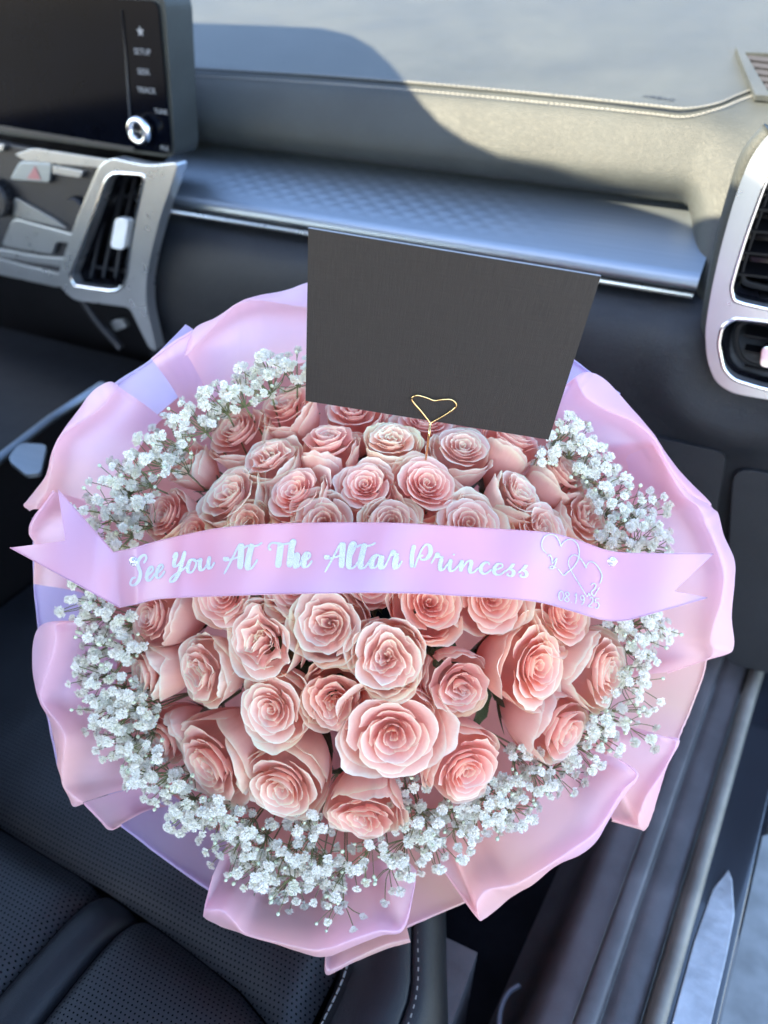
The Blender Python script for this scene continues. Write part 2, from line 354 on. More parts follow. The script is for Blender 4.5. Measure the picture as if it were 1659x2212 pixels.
# --- embossed shelf panel, trim strip
def shelf_z(x, y):
    z = -0.222+(y-1.02)*0.36
    w = sst(-0.735, -0.66, x)*(1-sst(-0.36, -0.17, x))*sst(0.905, 0.93, y)
    a, b = x/0.0285+y/0.021, x/0.0285-y/0.021
    da, db = abs((a % 1)-0.5)*2, abs((b % 1)-0.5)*2
    return z+0.0007*w*(1-max(da, db)**1.0)
rows = []
for i in range(331):
    x = -0.80+i*(0.755/330); r = [Vector((x, 1.022-0.118*j/52, shelf_z(x, 1.022-0.118*j/52))) for j in range(53)]
    r += [Vector((x, 0.8995, -0.2665)), Vector((x, 0.896, -0.270)), Vector((x, 0.8945, -0.275)), Vector((x, 0.896, -0.281)), Vector((x, 0.906, -0.283))]
    rows.append(r)
V, Fc, uv = grid(rows); mk('embossed_shelf', V, Fc, M['shelf'], dash)
m = MB(); m.tube([(-0.80, 0.9, -0.2872), (-0.4, 0.9, -0.2872), (-0.047, 0.9, -0.2872)], 0.0032, 10); m.build('trim_strip', M['silver'], dash)
# --- lower dash, glovebox lid
LP = [(0.935, -0.285), (0.912, -0.296), (0.892, -0.306), (0.876, -0.324), (0.868, -0.352), (0.867, -0.40), (0.872, -0.46), (0.882, -0.52), (0.90, -0.60), (0.94, -0.72), (1.0, -0.82)]
rows = []
for i in range(60):
    x = -0.80+i*1.15/59
    r = []
    for q in cr([(0, a, b) for a, b in LP], 44):
        d = math.hypot((x-0.03)/0.085, (q.z+0.345)/0.075); y = q.y-0.012*math.exp(-((d-1.0)/0.35)**2)*(1 if q.z > -0.5 else 0.6)*sst(-0.12, -0.05, x)
        r.append(Vector((x, y, q.z)))
    rows.append(r)
V, Fc, uv = grid(rows); mk('lower_panel', V, Fc, M['lower'], dash)
V, Fc, uv = grid([[Vector((x, q.y+0.055, q.z-0.02)) for q in cr([(0, a_, b_) for a_, b_ in LP], 24)] for x in (-1.62, -1.4, -1.2, -1.0, -0.79)]); mk('driver_side_panel', V, Fc, M['black'], dash, uv)
gl = rloop([at_y(u, v, 0.872) for u, v in [(900, 900), (1411, 934), (1572, 968), (1548, 1110), (1500, 1330), (900, 1300)]], 7, 0.16)
V, Fc = plate(gl, [], (0, -0.012, 0), 0.004); gb = mk('glovebox_lid', V, Fc, M['lower'], dash, smooth=False)
V, Fc = plate(rloop([at_y(u, v, 0.875) for u, v in [(1585, 1000), (1900, 1060), (1900, 1500), (1560, 1420)]], 5, 0.15), [], (0, -0.010, 0), 0.004); mk('side_panel', V, Fc, M['lower'], dash, smooth=False)
# --- right-hand air vent with silver bezel
ra = thing('air_vent', 'silver framed double air vent at the right end of the dashboard', 'air vent', at_y(1640, 600, 0.86), 'dashboard air vents')
Y1 = 0.858
def py(L, y): return [at_y(u, v, y) for u, v in L]
bo = rloop(py([(1900, 240), (1664, 282), (1622, 338), (1592, 415), (1562, 520), (1538, 630), (1527, 705), (1531, 765), (1548, 812), (1583, 836), (1659, 850), (1900, 880)], Y1), 5, 0.45)
h1 = rloop(py([(1900, 300), (1690, 320), (1657, 383), (1616, 497), (1593, 572), (1582, 612), (1588, 638), (1606, 645), (1659, 657), (1900, 700)], Y1), 5, 0.4)
h2 = rloop(py([(1900, 720), (1659, 683), (1588, 677), (1563, 695), (1555, 731), (1566, 785), (1588, 808), (1659, 830), (1900, 860)], Y1), 5, 0.4)
V, Fc = plate(bo, [h1, h2], (0, -0.016, 0), 0.005); mk('bezel', V, Fc, M['silver'], ra, smooth=False)
m = MB()
for h in (h1, h2): m.tube([p+Vector((0, -0.0155, 0)) for p in h]+[h[0]+Vector((0, -0.0155, 0))], 0.0022, 8, False)
m.build('chrome_ring', M['chrome'], ra)
def recess(name, loop, d, k, mat, parent, shift=(0, 0, 0)):
    c = sum(loop, Vector())/len(loop); A = loop; B = [c+(p-c)*k+Vector((0, d, 0))+Vector(shift) for p in loop]; n = len(loop)
    V = A+B; Fc = [(i, (i+1) % n, (i+1) % n+n, i+n) for i in range(n)]+[tuple(range(n, 2*n))]
    return mk(name, V, Fc, mat, parent, smooth=False)
recess('duct', h1, 0.045, 0.80, M['gloss'], ra); recess('duct', h2, 0.035, 0.72, M['gloss'], ra)
def scaled(loop, k, off=(0, 0, 0)): c = sum(loop, Vector())/len(loop); return [c+(p-c)*k+Vector(off) for p in loop]
for h, k in ((h1, 0.84), (h2, 0.74)):
    q = scaled(h, k, (0, 0.016, 0)); V, Fc = plate(q, [scaled(q, 0.86)], (0, -0.006, 0), 0.0015); mk('inner_frame', V, Fc, M['black'], ra, smooth=False)
for k in range(5):
    p = at_y(1625+0, 430+48*k, Y1+0.02); m = MB(); m.box(p+Vector((0.09, 0, 0)), (0.105, 0, 0.004), (0, 0.012, 0.003), (0, 0, 0.0012)); m.build('vane', M['black'], ra, smooth=False)
for k in range(3):
    p = at_y(1600, 712+34*k, Y1+0.016); m = MB(); m.box(p+Vector((0.06, 0, 0)), (0.055, 0, 0), (0, 0.009, 0.002), (0, 0, 0.001)); m.build('vane', M['black'], ra, smooth=False)
V, Fc = plate(rloop(py([(1648, 738), (1720, 742), (1716, 790), (1642, 782)], Y1-0.004), 4, 0.25), [], (0, -0.014, 0), 0.003); mk('slider', V, Fc, M['chrome'], ra, smooth=False)
m = MB(); m.tube(cr(py([(1672, 286), (1626, 338), (1597, 418), (1567, 522), (1544, 632), (1533, 702), (1537, 760)], 0.880), 40), [0.0125-0.004*i/39 for i in range(40)], 14); m.build('leather_surround', M['pad'], dash)
# --- defroster grille on the top pad at far right
dv = thing('defroster_vent', 'dark slatted defroster grille in the right corner of the dash top', 'air vent', top_at(1660, 160))
o_ = [top_at(u, v)+Vector((0, 0, 0.001)) for u, v in [(1586, 114), (1600, 108), (1680, 112), (1950, 150), (1950, 260), (1648, 221), (1628, 220)]]
i_ = [top_at(u, v)+Vector((0, 0, 0.001)) for u, v in [(1606, 127), (1680, 130), (1930, 165), (1930, 250), (1662, 215), (1652, 207)]]
V, Fc = plate(rloop(o_, 3, 0.2), [i_], (0, -0.0016, 0.006), 0.0015); mk('frame', V, Fc, M['pad'], dv, smooth=False)
V, Fc, _ = grid([[p+Vector((0, 0.0, -0.0)) for p in (i_[0], i_[5], i_[4])], [i_[1], i_[2], i_[3]]]); mk('opening', [v+Vector((0, 0, 0.0008)) for v in V], Fc, M['gloss'], dv, smooth=False)
for k in range(5):
    f = (k+0.6)/5.2; a = top_at(lerp(1606, 1652, f), lerp(127, 207, f)); b = top_at(1940, lerp(165, 250, f)); c = (a+b)/2+Vector((0, 0, 0.004)); m = MB()
    m.box(c, (b-a)/2, Vector((0, 0.0022, 0.002)), Vector((0, -0.0012, 0.0022))); m.build('slat', M['dark'], dv, smooth=False)
# --- touchscreen
ts = thing('touchscreen', 'black glossy dashboard touchscreen with side buttons and a chrome knob', 'touchscreen', (-0.95, 0.92, -0.12))
YS = 0.90
def bx(x0, x1, z0, z1, y): return [Vector((x0, y, z0)), Vector((x1, y, z0)), Vector((x1, y, z1)), Vector((x0, y, z1))]
cs = rloop([Vector((-1.25, YS, -0.215)), at_y(379, 343, YS), at_y(356, -16, YS), Vector((-1.25, YS, -0.038))], 8, 0.10)
V, Fc = plate([p+Vector((0, 0.052, 0)) for p in cs], [], (0, -0.052, 0), 0.009); mk('housing', V, Fc, M['pad'], ts, smooth=False)
fp = rloop([Vector((-1.24, YS-0.0015, -0.211)), at_y(373, 334, YS-0.0015), at_y(343, 2, YS-0.0015), Vector((-1.24, YS-0.0015, -0.045))], 6, 0.07)
V, Fc = plate(fp, [], (0, -0.002, 0), 0.0008); mk('glass_face', V, Fc, M['glass'], ts, smooth=False)
m = MB(); q = [at_y(u, v, YS-0.0045) for u, v in [(263, 22), (272, 120), (284, 300)]]; m.tube(q, 0.0013, 6); m.build('screen_border', M['dark'], ts)
V, Fc = plate(py([(-400, 205), (290, 318), (291, 326), (-400, 222)], YS-0.0036), [], (0, -0.0016, 0), 0.0005); mk('lower_strip', V, Fc, M['dark'], ts, smooth=False)
kn = at_y(314, 279, YS-0.004)
def ringmesh(c, R, r, n=40, k=12, ax=Vector((0, -1, 0)), sq=1.0):
    u_ = Vector((1, 0, 0)); w_ = Vector((0, 0, 1)); P = []
    for i in range(n+1):
        a = 2*math.pi*i/n; d = u_*math.cos(a)+w_*math.sin(a)
        P.append([c+d*(R+r*math.cos(2*math.pi*j/k))+ax*(r*sq*math.sin(2*math.pi*j/k)) for j in range(k)])
    return grid(P, closed=True)[:2]
V, Fc = ringmesh(kn+Vector((0, -0.010, 0)), 0.0135, 0.0045, sq=2.0); kb = mk('knob', V, Fc, M['chrome'], ts)
m = MB(); m.tube([kn+Vector((0, 0.002, 0)), kn+Vector((0, -0.010, 0))], 0.012, 24); m.build('knob_cap', M['gloss'], kb)
ex, ez = Vector((1, 0, 0)), Vector((0, 0, 1))
for s_, u, v, sz in [('SETUP', 308, 112, 0.0075), ('SEEK', 311, 155, 0.0075), ('TRACK', 317, 195, 0.0075), ('TUNE', 348, 240, 0.0065), ('FILE', 356, 319, 0.0065)]:
    text('button_lettering', s_, sz*1.25, at_y(u, v+6, YS-0.0042), ex, ez, M['print'], ts, 0.0002, 'CENTER')
st = at_y(303, 68, YS-0.0042); V = [st]+[st+(ex*math.sin(k*math.pi/5)+ez*math.cos(k*math.pi/5))*(0.0062 if k % 2 == 0 else 0.0028) for k in range(10)]
mk('star_icon', V, [(0, 1+(k+1) % 10, 1+k) for k in range(10)], M['print'], ts, smooth=False)
# --- centre vent and climate controls
cv = thing('air_vent', 'tall slanted centre air vent in a silver frame beside the touchscreen', 'air vent', at_y(260, 500, 0.87), 'dashboard air vents')
YV = 0.862
co_ = rloop(py([(146, 588), (183, 475), (218, 394), (237, 352), (262, 335), (341, 353), (408, 344), (396, 381), (371, 448), (348, 530), (336, 592), (335, 653), (357, 750), (341, 742), (315, 690), (300, 655), (180, 640), (152, 615)], YV), 4, 0.42)
ch = rloop(py([(257, 366), (334, 371), (328, 400), (307, 493), (289, 624), (181, 609), (172, 589), (187, 550), (210, 493)], YV), 4, 0.3)
V, Fc = plate(co_, [ch], (0, -0.02, 0), 0.006); mk('bezel', V, Fc, M['silver'], cv, smooth=False)
m = MB(); m.tube([p+Vector((0, -0.0195, 0)) for p in ch]+[ch[0]+Vector((0, -0.0195, 0))], 0.0022, 8, False); m.build('chrome_ring', M['chrome'], cv)
recess('duct', ch, 0.05, 0.85, M['gloss'], cv)
for k in range(4):
    a, b = at_y(lerp(250, 318, k/3.2), 385, YV+0.014), at_y(lerp(196, 282, k/3.2), 598, YV+0.014); m = MB(); m.tube([a, (a+b)/2+Vector((0, -0.003, 0)), b], 0.0028, 8); m.build('vane', M['dark'], cv)
for k in range(2):
    a, b = at_y(lerp(244, 200, k), lerp(420, 575, k), YV+0.02), at_y(lerp(322, 294, k), lerp(428, 590, k), YV+0.02); m = MB(); m.tube([a, b], 0.0026, 8); m.build('vane', M['dark'], cv)
V, Fc = plate(rloop(py([(262, 466), (290, 470), (279, 536), (250, 530)], YV-0.002), 4, 0.3), [], (0, -0.012, 0), 0.003); mk('slider', V, Fc, M['white_trim'], cv, smooth=False)
m = MB(); m.tube(cr(py([(150, 606), (184, 655), (215, 700), (262, 752)], YV), 14), 0.006, 8); m.build('support_leg', M['dark'], cv)
V, Fc = plate(rloop(py([(246, 690), (272, 686), (282, 702), (258, 712)], 0.885), 4, 0.3), [], (0, -0.01, 0), 0.002); mk('switch', V, Fc, M['silver'], cv, smooth=False)
cp = thing('climate_panel', 'blurred silver and black climate control panel under the touchscreen', 'control panel', at_y(90, 450, 0.87))
V, Fc = plate(py([(-300, 240), (240, 350), (185, 475), (140, 600), (-300, 480)], 0.885), [], (0, -0.012, 0), 0.003); mk('back_panel', V, Fc, M['dark'], cp, smooth=False)
for nm, L, mt in [('trim_strip', [(40, 332), (78, 319), (240, 344), (236, 362), (60, 346)], 'silver'), ('trim_strip', [(-60, 300), (16, 312), (10, 326), (-60, 312)], 'silver'), ('hazard_button', [(28, 386), (50, 347), (118, 352), (113, 393)], 'shelf'),
                  ('display', [(120, 356), (186, 369), (180, 382), (120, 373)], 'silver'), ('temperature_panel', [(37, 424), (122, 472), (150, 492), (35, 466)], 'silver'), ('temperature_panel', [(34, 470), (125, 494), (166, 505), (162, 524), (128, 520), (118, 548), (10, 528)], 'silver'),
                  ('temperature_panel', [(2, 536), (100, 553), (155, 557), (150, 576), (0, 552)], 'silver'), ('lower_rail', [(-200, 512), (0, 556), (142, 592), (156, 612), (130, 618), (0, 590), (-200, 545)], 'silver')]:
    V, Fc = plate(rloop(py(L, 0.871), 3, 0.15), [], (0, -0.006, 0), 0.0015); ob = mk(nm, V, Fc, M[mt], cp, smooth=False)
    if nm == 'hazard_button':
        t3 = py([(58, 386), (88, 388), (76, 358)], 0.8642); mk('warning_triangle', t3, [(0, 1, 2)], M['red'], ob, smooth=False)
for c, R in ((at_y(178, 452, 0.868), 0.018), (at_y(2, 425, 0.868), 0.026)):
    m = MB(); m.tube([c, c+Vector((0, -0.012, 0)), c+Vector((0, -0.016, 0))], [R, R, R*.9], 20); kk = m.build('dial', M['dark'], cp, smooth=False)
    m = MB()
    for j in range(20):
        a = j*math.pi/10; d = Vector((math.cos(a), 0, math.sin(a))); m.box(c+d*R+Vector((0, -0.007, 0)), d*0.001, Vector((0, 0.005, 0)), d.cross(Vector((0, 1, 0)))*0.0012)
    m.build('knurling', M['black'], kk, smooth=False)
# --- centre console
cc = thing('centre_console', 'dark centre console with a thin silver edge trim left of the seat', 'console', (-0.92, 0.55, -0.6))
slab('console_body', -1.12, -0.80, 0.0, 0.88, -0.99, -0.52, M['black'], None, cc)
m = MB(); m.tube([at_z(-60, 1048, -0.515), at_z(0, 990, -0.515), at_z(110, 905, -0.515), at_z(222, 832, -0.515)], 0.006, 8); m.build('edge_trim', M['shelf'], cc)
V, Fc = plate(rloop([at_z(u, v, -0.515) for u, v in [(18, 1000), (45, 965), (104, 968), (90, 1030), (60, 1034)]], 4, 0.3), [], (0, 0, 0.006), 0.001); mk('tray_plate', V, Fc, M['shelf'], cc, smooth=False)
# --- passenger seat
ps = thing('passenger_seat', 'black perforated leather passenger seat under the bouquet', 'car seat', (-0.40, 0.25, -0.62))
YC = [(-0.85, 0.226), (-0.447, 0.224), (-0.339, 0.220), (-0.257, 0.213), (-0.195, 0.204), (-0.162, 0.193), (-0.146, 0.172), (-0.134, 0.135), (-0.126, 0.08), (-0.120, -0.06)]
def ycr(x):
    for (a, b), (c, d) in zip(YC, YC[1:]):
        if x <= c: return b+(d-b)*(x-a)/(c-a)
    return YC[-1][1]
def pillow(t, w): return 1-math.exp(-t/w)
xs = [-0.655+0.515*i/70 for i in range(71)]; rows = []
for x in xs:
    y0 = ycr(x)+0.0006; r = []
    for j in range(40):
        y = y0+(0.62-y0)*(j/39)**1.4; z = -0.612+0.014*pillow(y-y0, 0.02)-0.9*max(0, y-0.46)**1.5+0.003*noise.noise(Vector((x*14, y*14, 3)))
        r.append(Vector((x, y, z-0.020*sst(-0.165, -0.136, x)*pillow(y-y0, 0.02))))
    rows.append(r)
V, Fc, uv = grid(rows); mk('front_cushion', V, Fc, M['seat_perf'], ps)
def rear(name, x0, x1, mat, n=36):
    rows = []
    for i in range(n):
        x = lerp(x0, x1, i/(n-1)); e = min(i, n-1-i)/(n-1)*(x1-x0); r = []
        y0 = ycr(x)-0.0006
        for j in range(40):
            y = lerp(y0, -0.12, (j/39)**1.4); z = -0.612+0.026*pillow(y0-y, 0.016)+0.05*max(0, y0-y)-0.012*(1-pillow(e, 0.006))+0.002*noise.noise(Vector((x*16, y*16, 9)))
            r.append(Vector((x, y, z)))
        rows.append(r)
    V, Fc, uv = grid(rows, fl=True); return mk(name, V, Fc, mat, ps)
rear('rear_cushion', -0.655, -0.3375, M['seat_perf']); rear('smooth_stripe', -0.3370, -0.2985, M['seat'], 24); rear('rear_cushion', -0.2980, -0.1205, M['seat_perf'], 60)
rows = []
BP = [(-0.142, -0.640), (-0.136, -0.612), (-0.128, -0.600), (-0.112, -0.590), (-0.095, -0.588), (-0.0835, -0.592), (-0.0815, -0.5955), (-0.0795, -0.592), (-0.068, -0.596), (-0.056, -0.612), (-0.050, -0.640), (-0.050, -0.70), (-0.055, -0.78)]
for j in range(60):
    y = -0.15+0.75*j/59; sh = -0.42*max(0, y-0.25)-0.05*min(0, y-0.25); dz = -1.1*max(0, y-0.46)**1.6
    rows.append([Vector((q.x+sh, y, q.y+dz)) for q in cr([(a, b, 0) for a, b in BP], 48)])
V, Fc, uv = grid(rows); mk('side_bolster', V, Fc, M['seat'], ps)
def bol(y, dx=0): return Vector((-0.0815+dx-0.42*max(0, y-0.25)-0.05*min(0, y-0.25), y, -0.5935-1.1*max(0, y-0.46)**1.6))
stitch_row([bol(-0.1+0.05*i, 0.0036) for i in range(13)], 0, 0.0058, 0.0044, 0.0008, Vector((0, 0, 1)), Vector((0, 0, 0))).build('stitching', M['thread'], ps, kind='stuff')
stitch_row([bol(-0.1+0.05*i, -0.0505)+Vector((0, 0, -0.0045)) for i in range(13)], 0, 0.0058, 0.0044, 0.0008, Vector((0, 0, 1)), Vector((0, 0, 0))).build('stitching', M['thread'], ps, kind='stuff')
SK = 1.21                                               # the seat sits lower than the first estimate
for ch in ps.children:
    for v in ch.data.vertices: v.co *= SK
    ch.location = LOC[ch.name]*SK-ps.location
slab('side_trim', -0.125, -0.066, -0.24, 0.40, -0.95, -0.80, M['plum'], None, ps)
m = MB(); m.tube(cr([at_z(u, v, -0.86) for u, v in [(1122, 2128), (1098, 2145), (1082, 2180), (1078, 2230)]], 16), 0.0028, 6); m.build('cable', M['print'], ps)
# --- door sill
sill = thing('door_sill', 'dark plastic car door sill with a scuffed metal step plate', 'door sill', (0.08, 0.4, -0.79))
def strip(name, prof, mat, y0=-0.3, y1=1.35, n=14, bend=None):
    rows = []
    for j in range(n):
        y = lerp(y0, y1, j/(n-1)); sh = 0.10*(y-0.38)
        rows.append([Vector((x+sh+(bend(y, i) if bend else 0), y, z+(0.35*max(0, y-0.82)**1.5))) for i, (x, z) in enumerate(prof)])
    V, Fc, uv = grid(rows); return mk(name, V, Fc, mat, sill)
def rnd(L, n=18): return [(q.x, q.y) for q in cr([(a, b, 0) for a, b in L], n)]
strip('inner_trim', rnd([(-0.05, -0.97), (-0.02, -0.93), (-0.008, -0.83), (0.004, -0.797), (0.02, -0.790), (0.034, -0.789)]), M['plum'])
strip('grey_ridge', rnd([(0.0345, -0.789), (0.037, -0.781), (0.045, -0.779), (0.053, -0.781), (0.0565, -0.789)]), M['plum'])
strip('outer_trim', rnd([(0.057, -0.789), (0.066, -0.785), (0.078, -0.786), (0.086, -0.790), (0.089, -0.800)]), M['plum'])
strip('door_seal', rnd([(0.0895, -0.802), (0.092, -0.790), (0.096, -0.778), (0.102, -0.776), (0.107, -0.780), (0.1095, -0.792)]), M['beige'])
strip('sill_edge', rnd([(0.108, -0.792), (0.12, -0.7935), (0.146, -0.7945), (0.152, -0.800), (0.158, -0.83), (0.168, -0.95), (0.165, -1.12)], 26), M['paint'])
sp = [(0.1115, -0.3), (0.1135, 0.50), (0.1175, 0.565), (0.127, 0.595), (0.133, 0.585), (0.143, 0.545), (0.1445, 0.50), (0.1445, -0.3)]
V, Fc = plate([Vector((x+0.10*(y-0.38), y, -0.7930)) for x, y in sp], [], (0, 0, 0.0035), 0.001); mk('step_plate', V, Fc, M['scuff'], sill, smooth=False)
strip('pillar_panel', rnd([(0.150, -0.800), (0.165, -0.786), (0.20, -0.78), (0.24, -0.80), (0.26, -0.90), (0.25, -1.12)], 22), M['paint'], 0.66, 1.5, 12)
# --- unseen roof panel added as sun block; outline projected from the dash shadow edge
ZR = 0.45
def up(p): return p+SUN*((ZR-p.z)/SUN.z)
edge = [top_at(300, 44), top_at(380, 50), top_at(560, 56), top_at(690, 62), top_at(755, 78), top_at(800, 104), top_at(838, 140), top_at(870, 178)]
edge += [at_y(905, 225, 1.004), at_y(945, 268, 0.993), at_y(1000, 305, 0.985), at_y(1080, 345, 0.984), at_y(1200, 385, 0.995), at_y(1330, 432, 1.0), at_y(1430, 462, 0.985), at_y(1500, 470, 0.955), at_y(1545, 440, 0.935), at_y(1600, 430, 0.88), at_y(1680, 440, 0.85)]
E2 = [up(p) for p in edge]
ro = [Vector((-1.95, E2[0].y+0.06, ZR))]+E2+[Vector((0.02, E2[-1].y-0.10, ZR)), Vector((0.02, -2.4, ZR)), Vector((-1.95, -2.4, ZR))]
V, Fc = plate(ro, [], (0, 0, 0.004), 0); mk('shade_roof', V, Fc, M['shade_roof_grey'], kind='structure', smooth=False)
# ================================================================== the bouquet
PX = 1/F0
# ------------------------------------------------------------------ roses
def petal_mesh(name, R, th0, w, zr, t0, curl, inw, amp, spir, tip, rng, warp, nu=13, nv=9, zb=-2.05, drop=0.30, flop=0.0, fun=0.0, depth=0.5):
    ph = [rng.uniform(0, 6.28) for _ in range(4)]; P = []; k1 = rng.choice((3, 4, 5)); k2 = rng.choice((6, 7, 9)); sx = rng.uniform(0, 50)
    lean = rng.uniform(-0.10, 0.10)
    for i in range(nu):
        a = -1+2*i/(nu-1); row = []
        smax = 1-drop*abs(a)**2.6+tip*math.exp(-(a/0.16)**2)+lean*a*0.5+0.03*noise.noise(Vector((a*2.2, sx, 0)))+0.012*noise.noise(Vector((a*9, sx, 5)))
        for j in range(nv):
            s = (j/(nv-1))**0.8; t = t0+(1-t0)*s*smax; ang = th0+a*w
            b = 1-(1-min(t, 1))**2.5
            r = 0.10+(R-0.10)*b*(1-inw*t**3); z = zb+(zr-zb)*t
            if fun: r = R*(fun+(1-fun)*(s*smax)**0.75)*(1-inw*0.6*s**3); z = zr-depth*(1-(s*smax)**1.25)
            f = max(0, (t-0.70)/0.30); r += curl*f*f*(1-0.3*a*a); z -= curl*0.55*f**3
            r += spir*a*(0.35+0.65*s)
            e = s**4; r += amp*e*(math.sin(k1*a*2.2+ph[0])+0.6*math.sin(k2*a*2.0+ph[1])); z += amp*0.5*e*math.sin(k2*a*1.7+ph[2])
            if flop: g = max(0, t-0.45); r += flop*g*g*2.2*(1-0.4*a*a); z -= flop*0.9*g*g
            x, y = r*math.cos(ang), r*math.sin(ang)
            if warp:
                nv_ = noise.noise_vector(Vector((x*2.1+sx*0, y*2.1, warp[1]))); k = warp[0]*s*max(0, 1-R*0.9); x += nv_.x*k; y += nv_.y*k
            row.append(Vector((x, y, z)))
        P.append(row)
    V, Fc, uv = grid(P); uv = [(p[0], p[1]**0.8) for p in uv]
    return mesh(name, V, Fc, M['petal'], uv)
def rose_variant(seed, tight, quarter):
    rng = random.Random(seed); ms = []; N = 17
    warp = (quarter, rng.uniform(0, 99)) if quarter else None
    th = rng.uniform(0, 6.28); hand = rng.choice((-1, 1))
    for k in range(N):                                   # inner whorl
        q = k/(N-1); R = 0.05+0.80*q**0.86; th += 2.399+rng.uniform(-.22, .22)
        w = lerp(2.3, 0.98, q**0.45)*rng.uniform(0.9, 1.12)
        zr = -0.06+0.20*math.sin(q*math.pi*0.9)*(0.6+0.4*tight)-0.10*q+rng.uniform(-.025, .025)
        ms.append(petal_mesh('petal', R, th, w, zr, 0.50-0.12*q, 0.02+0.10*q*q*(1.2-tight), 0.10*(1-q)+0.10*tight, 0.006+0.022*q*rng.random()+0.03*quarter, hand*(0.045+0.025*q), 0.03*rng.random(), rng, warp, 13 if q > 0.25 else 17, 8, drop=0.24, fun=lerp(0.35, 0.62, q), depth=lerp(0.42, 0.32, q)))
    for k in range(7):                                   # cup and guard petals
        q = k/6; th += 2.25+rng.uniform(-.3, .3)
        R = 0.90+0.12*q; cu = (0.05+0.12*q)*(1.35-tight*0.8)*rng.uniform(0.7, 1.3)
        ms.append(petal_mesh('petal', R, th, rng.uniform(0.86, 1.12), -0.10-0.10*q+rng.uniform(-.07, .05), 0.03, cu, 0.10*tight, 0.016+0.020*rng.random(), hand*0.05, 0.05*rng.random(), rng, None, 17, 13, drop=0.26, flop=0.10*rng.random() if k > 4 else 0.0))
    # calyx
    m = MB()
    for k in range(5):
        a = k*1.2566+rng.uniform(-.2, .2); P = []
        for i in range(7):
            t = i/6; r = 0.13+0.80*(1-(1-t*0.45)**2.5)+0.10*t*t; z = -2.10+0.75*t; wd = 0.17*(1-t)**0.7
            P.append([Vector((r*math.cos(a+s*wd/r), r*math.sin(a+s*wd/r), z)) for s in (-1, 0, 1)])
        m.add(*grid(P)[:2])
    m.tube([(0, 0, -2.0), (0, 0, -2.14), (0, 0, -2.28)], [0.20, 0.20, 0.10], 10)
    cal = mesh('calyx', m.V, m.F, M['green'])
    m = MB(); m.tube(cr([(0, 0, -2.2), (0.03, 0, -2.6), (0.0, 0.05, -3.6)], 6), [0.08, 0.075, 0.07, 0.07, 0.07, 0.07], 7); stm = mesh('stem', m.V, m.F, M['green'])
    m = MB()
    P = []
    for i in range(9):
        t = i/8; wd = 0.42*math.sin(math.pi*min(1, t*1.05))**0.8*(1-0.3*t); x = 0.1+1.35*t; z = 0.25*t-0.35*t*t
        P.append([Vector((x, wd*q+0.02*noise.noise(Vector((t*9, q*3, seed))), z+0.12*abs(q)+0.02*math.sin(i*2.1)*abs(q))) for q in (-1, -.5, 0, .5, 1)])
    m.add(*grid(P)[:2]); lf = mesh('leaf', m.V, m.F, M['green'])
    return ms, cal, stm, lf
VAR = [rose_variant(11, 0.3, 0.10), rose_variant(23, 0.9, 0.06), rose_variant(37, 0.5, 0.40), rose_variant(41, 0.2, 0.24), rose_variant(59, 0.7, 0.16), rose_variant(61, 0.1, 0.08), rose_variant(73, 0.6, 0.50), rose_variant(83, 1.0, 0.30)]
VD = (AX @ Vector((0, 0, -1))).normalized()
RC = (838, 1395)
def L_(s): return s
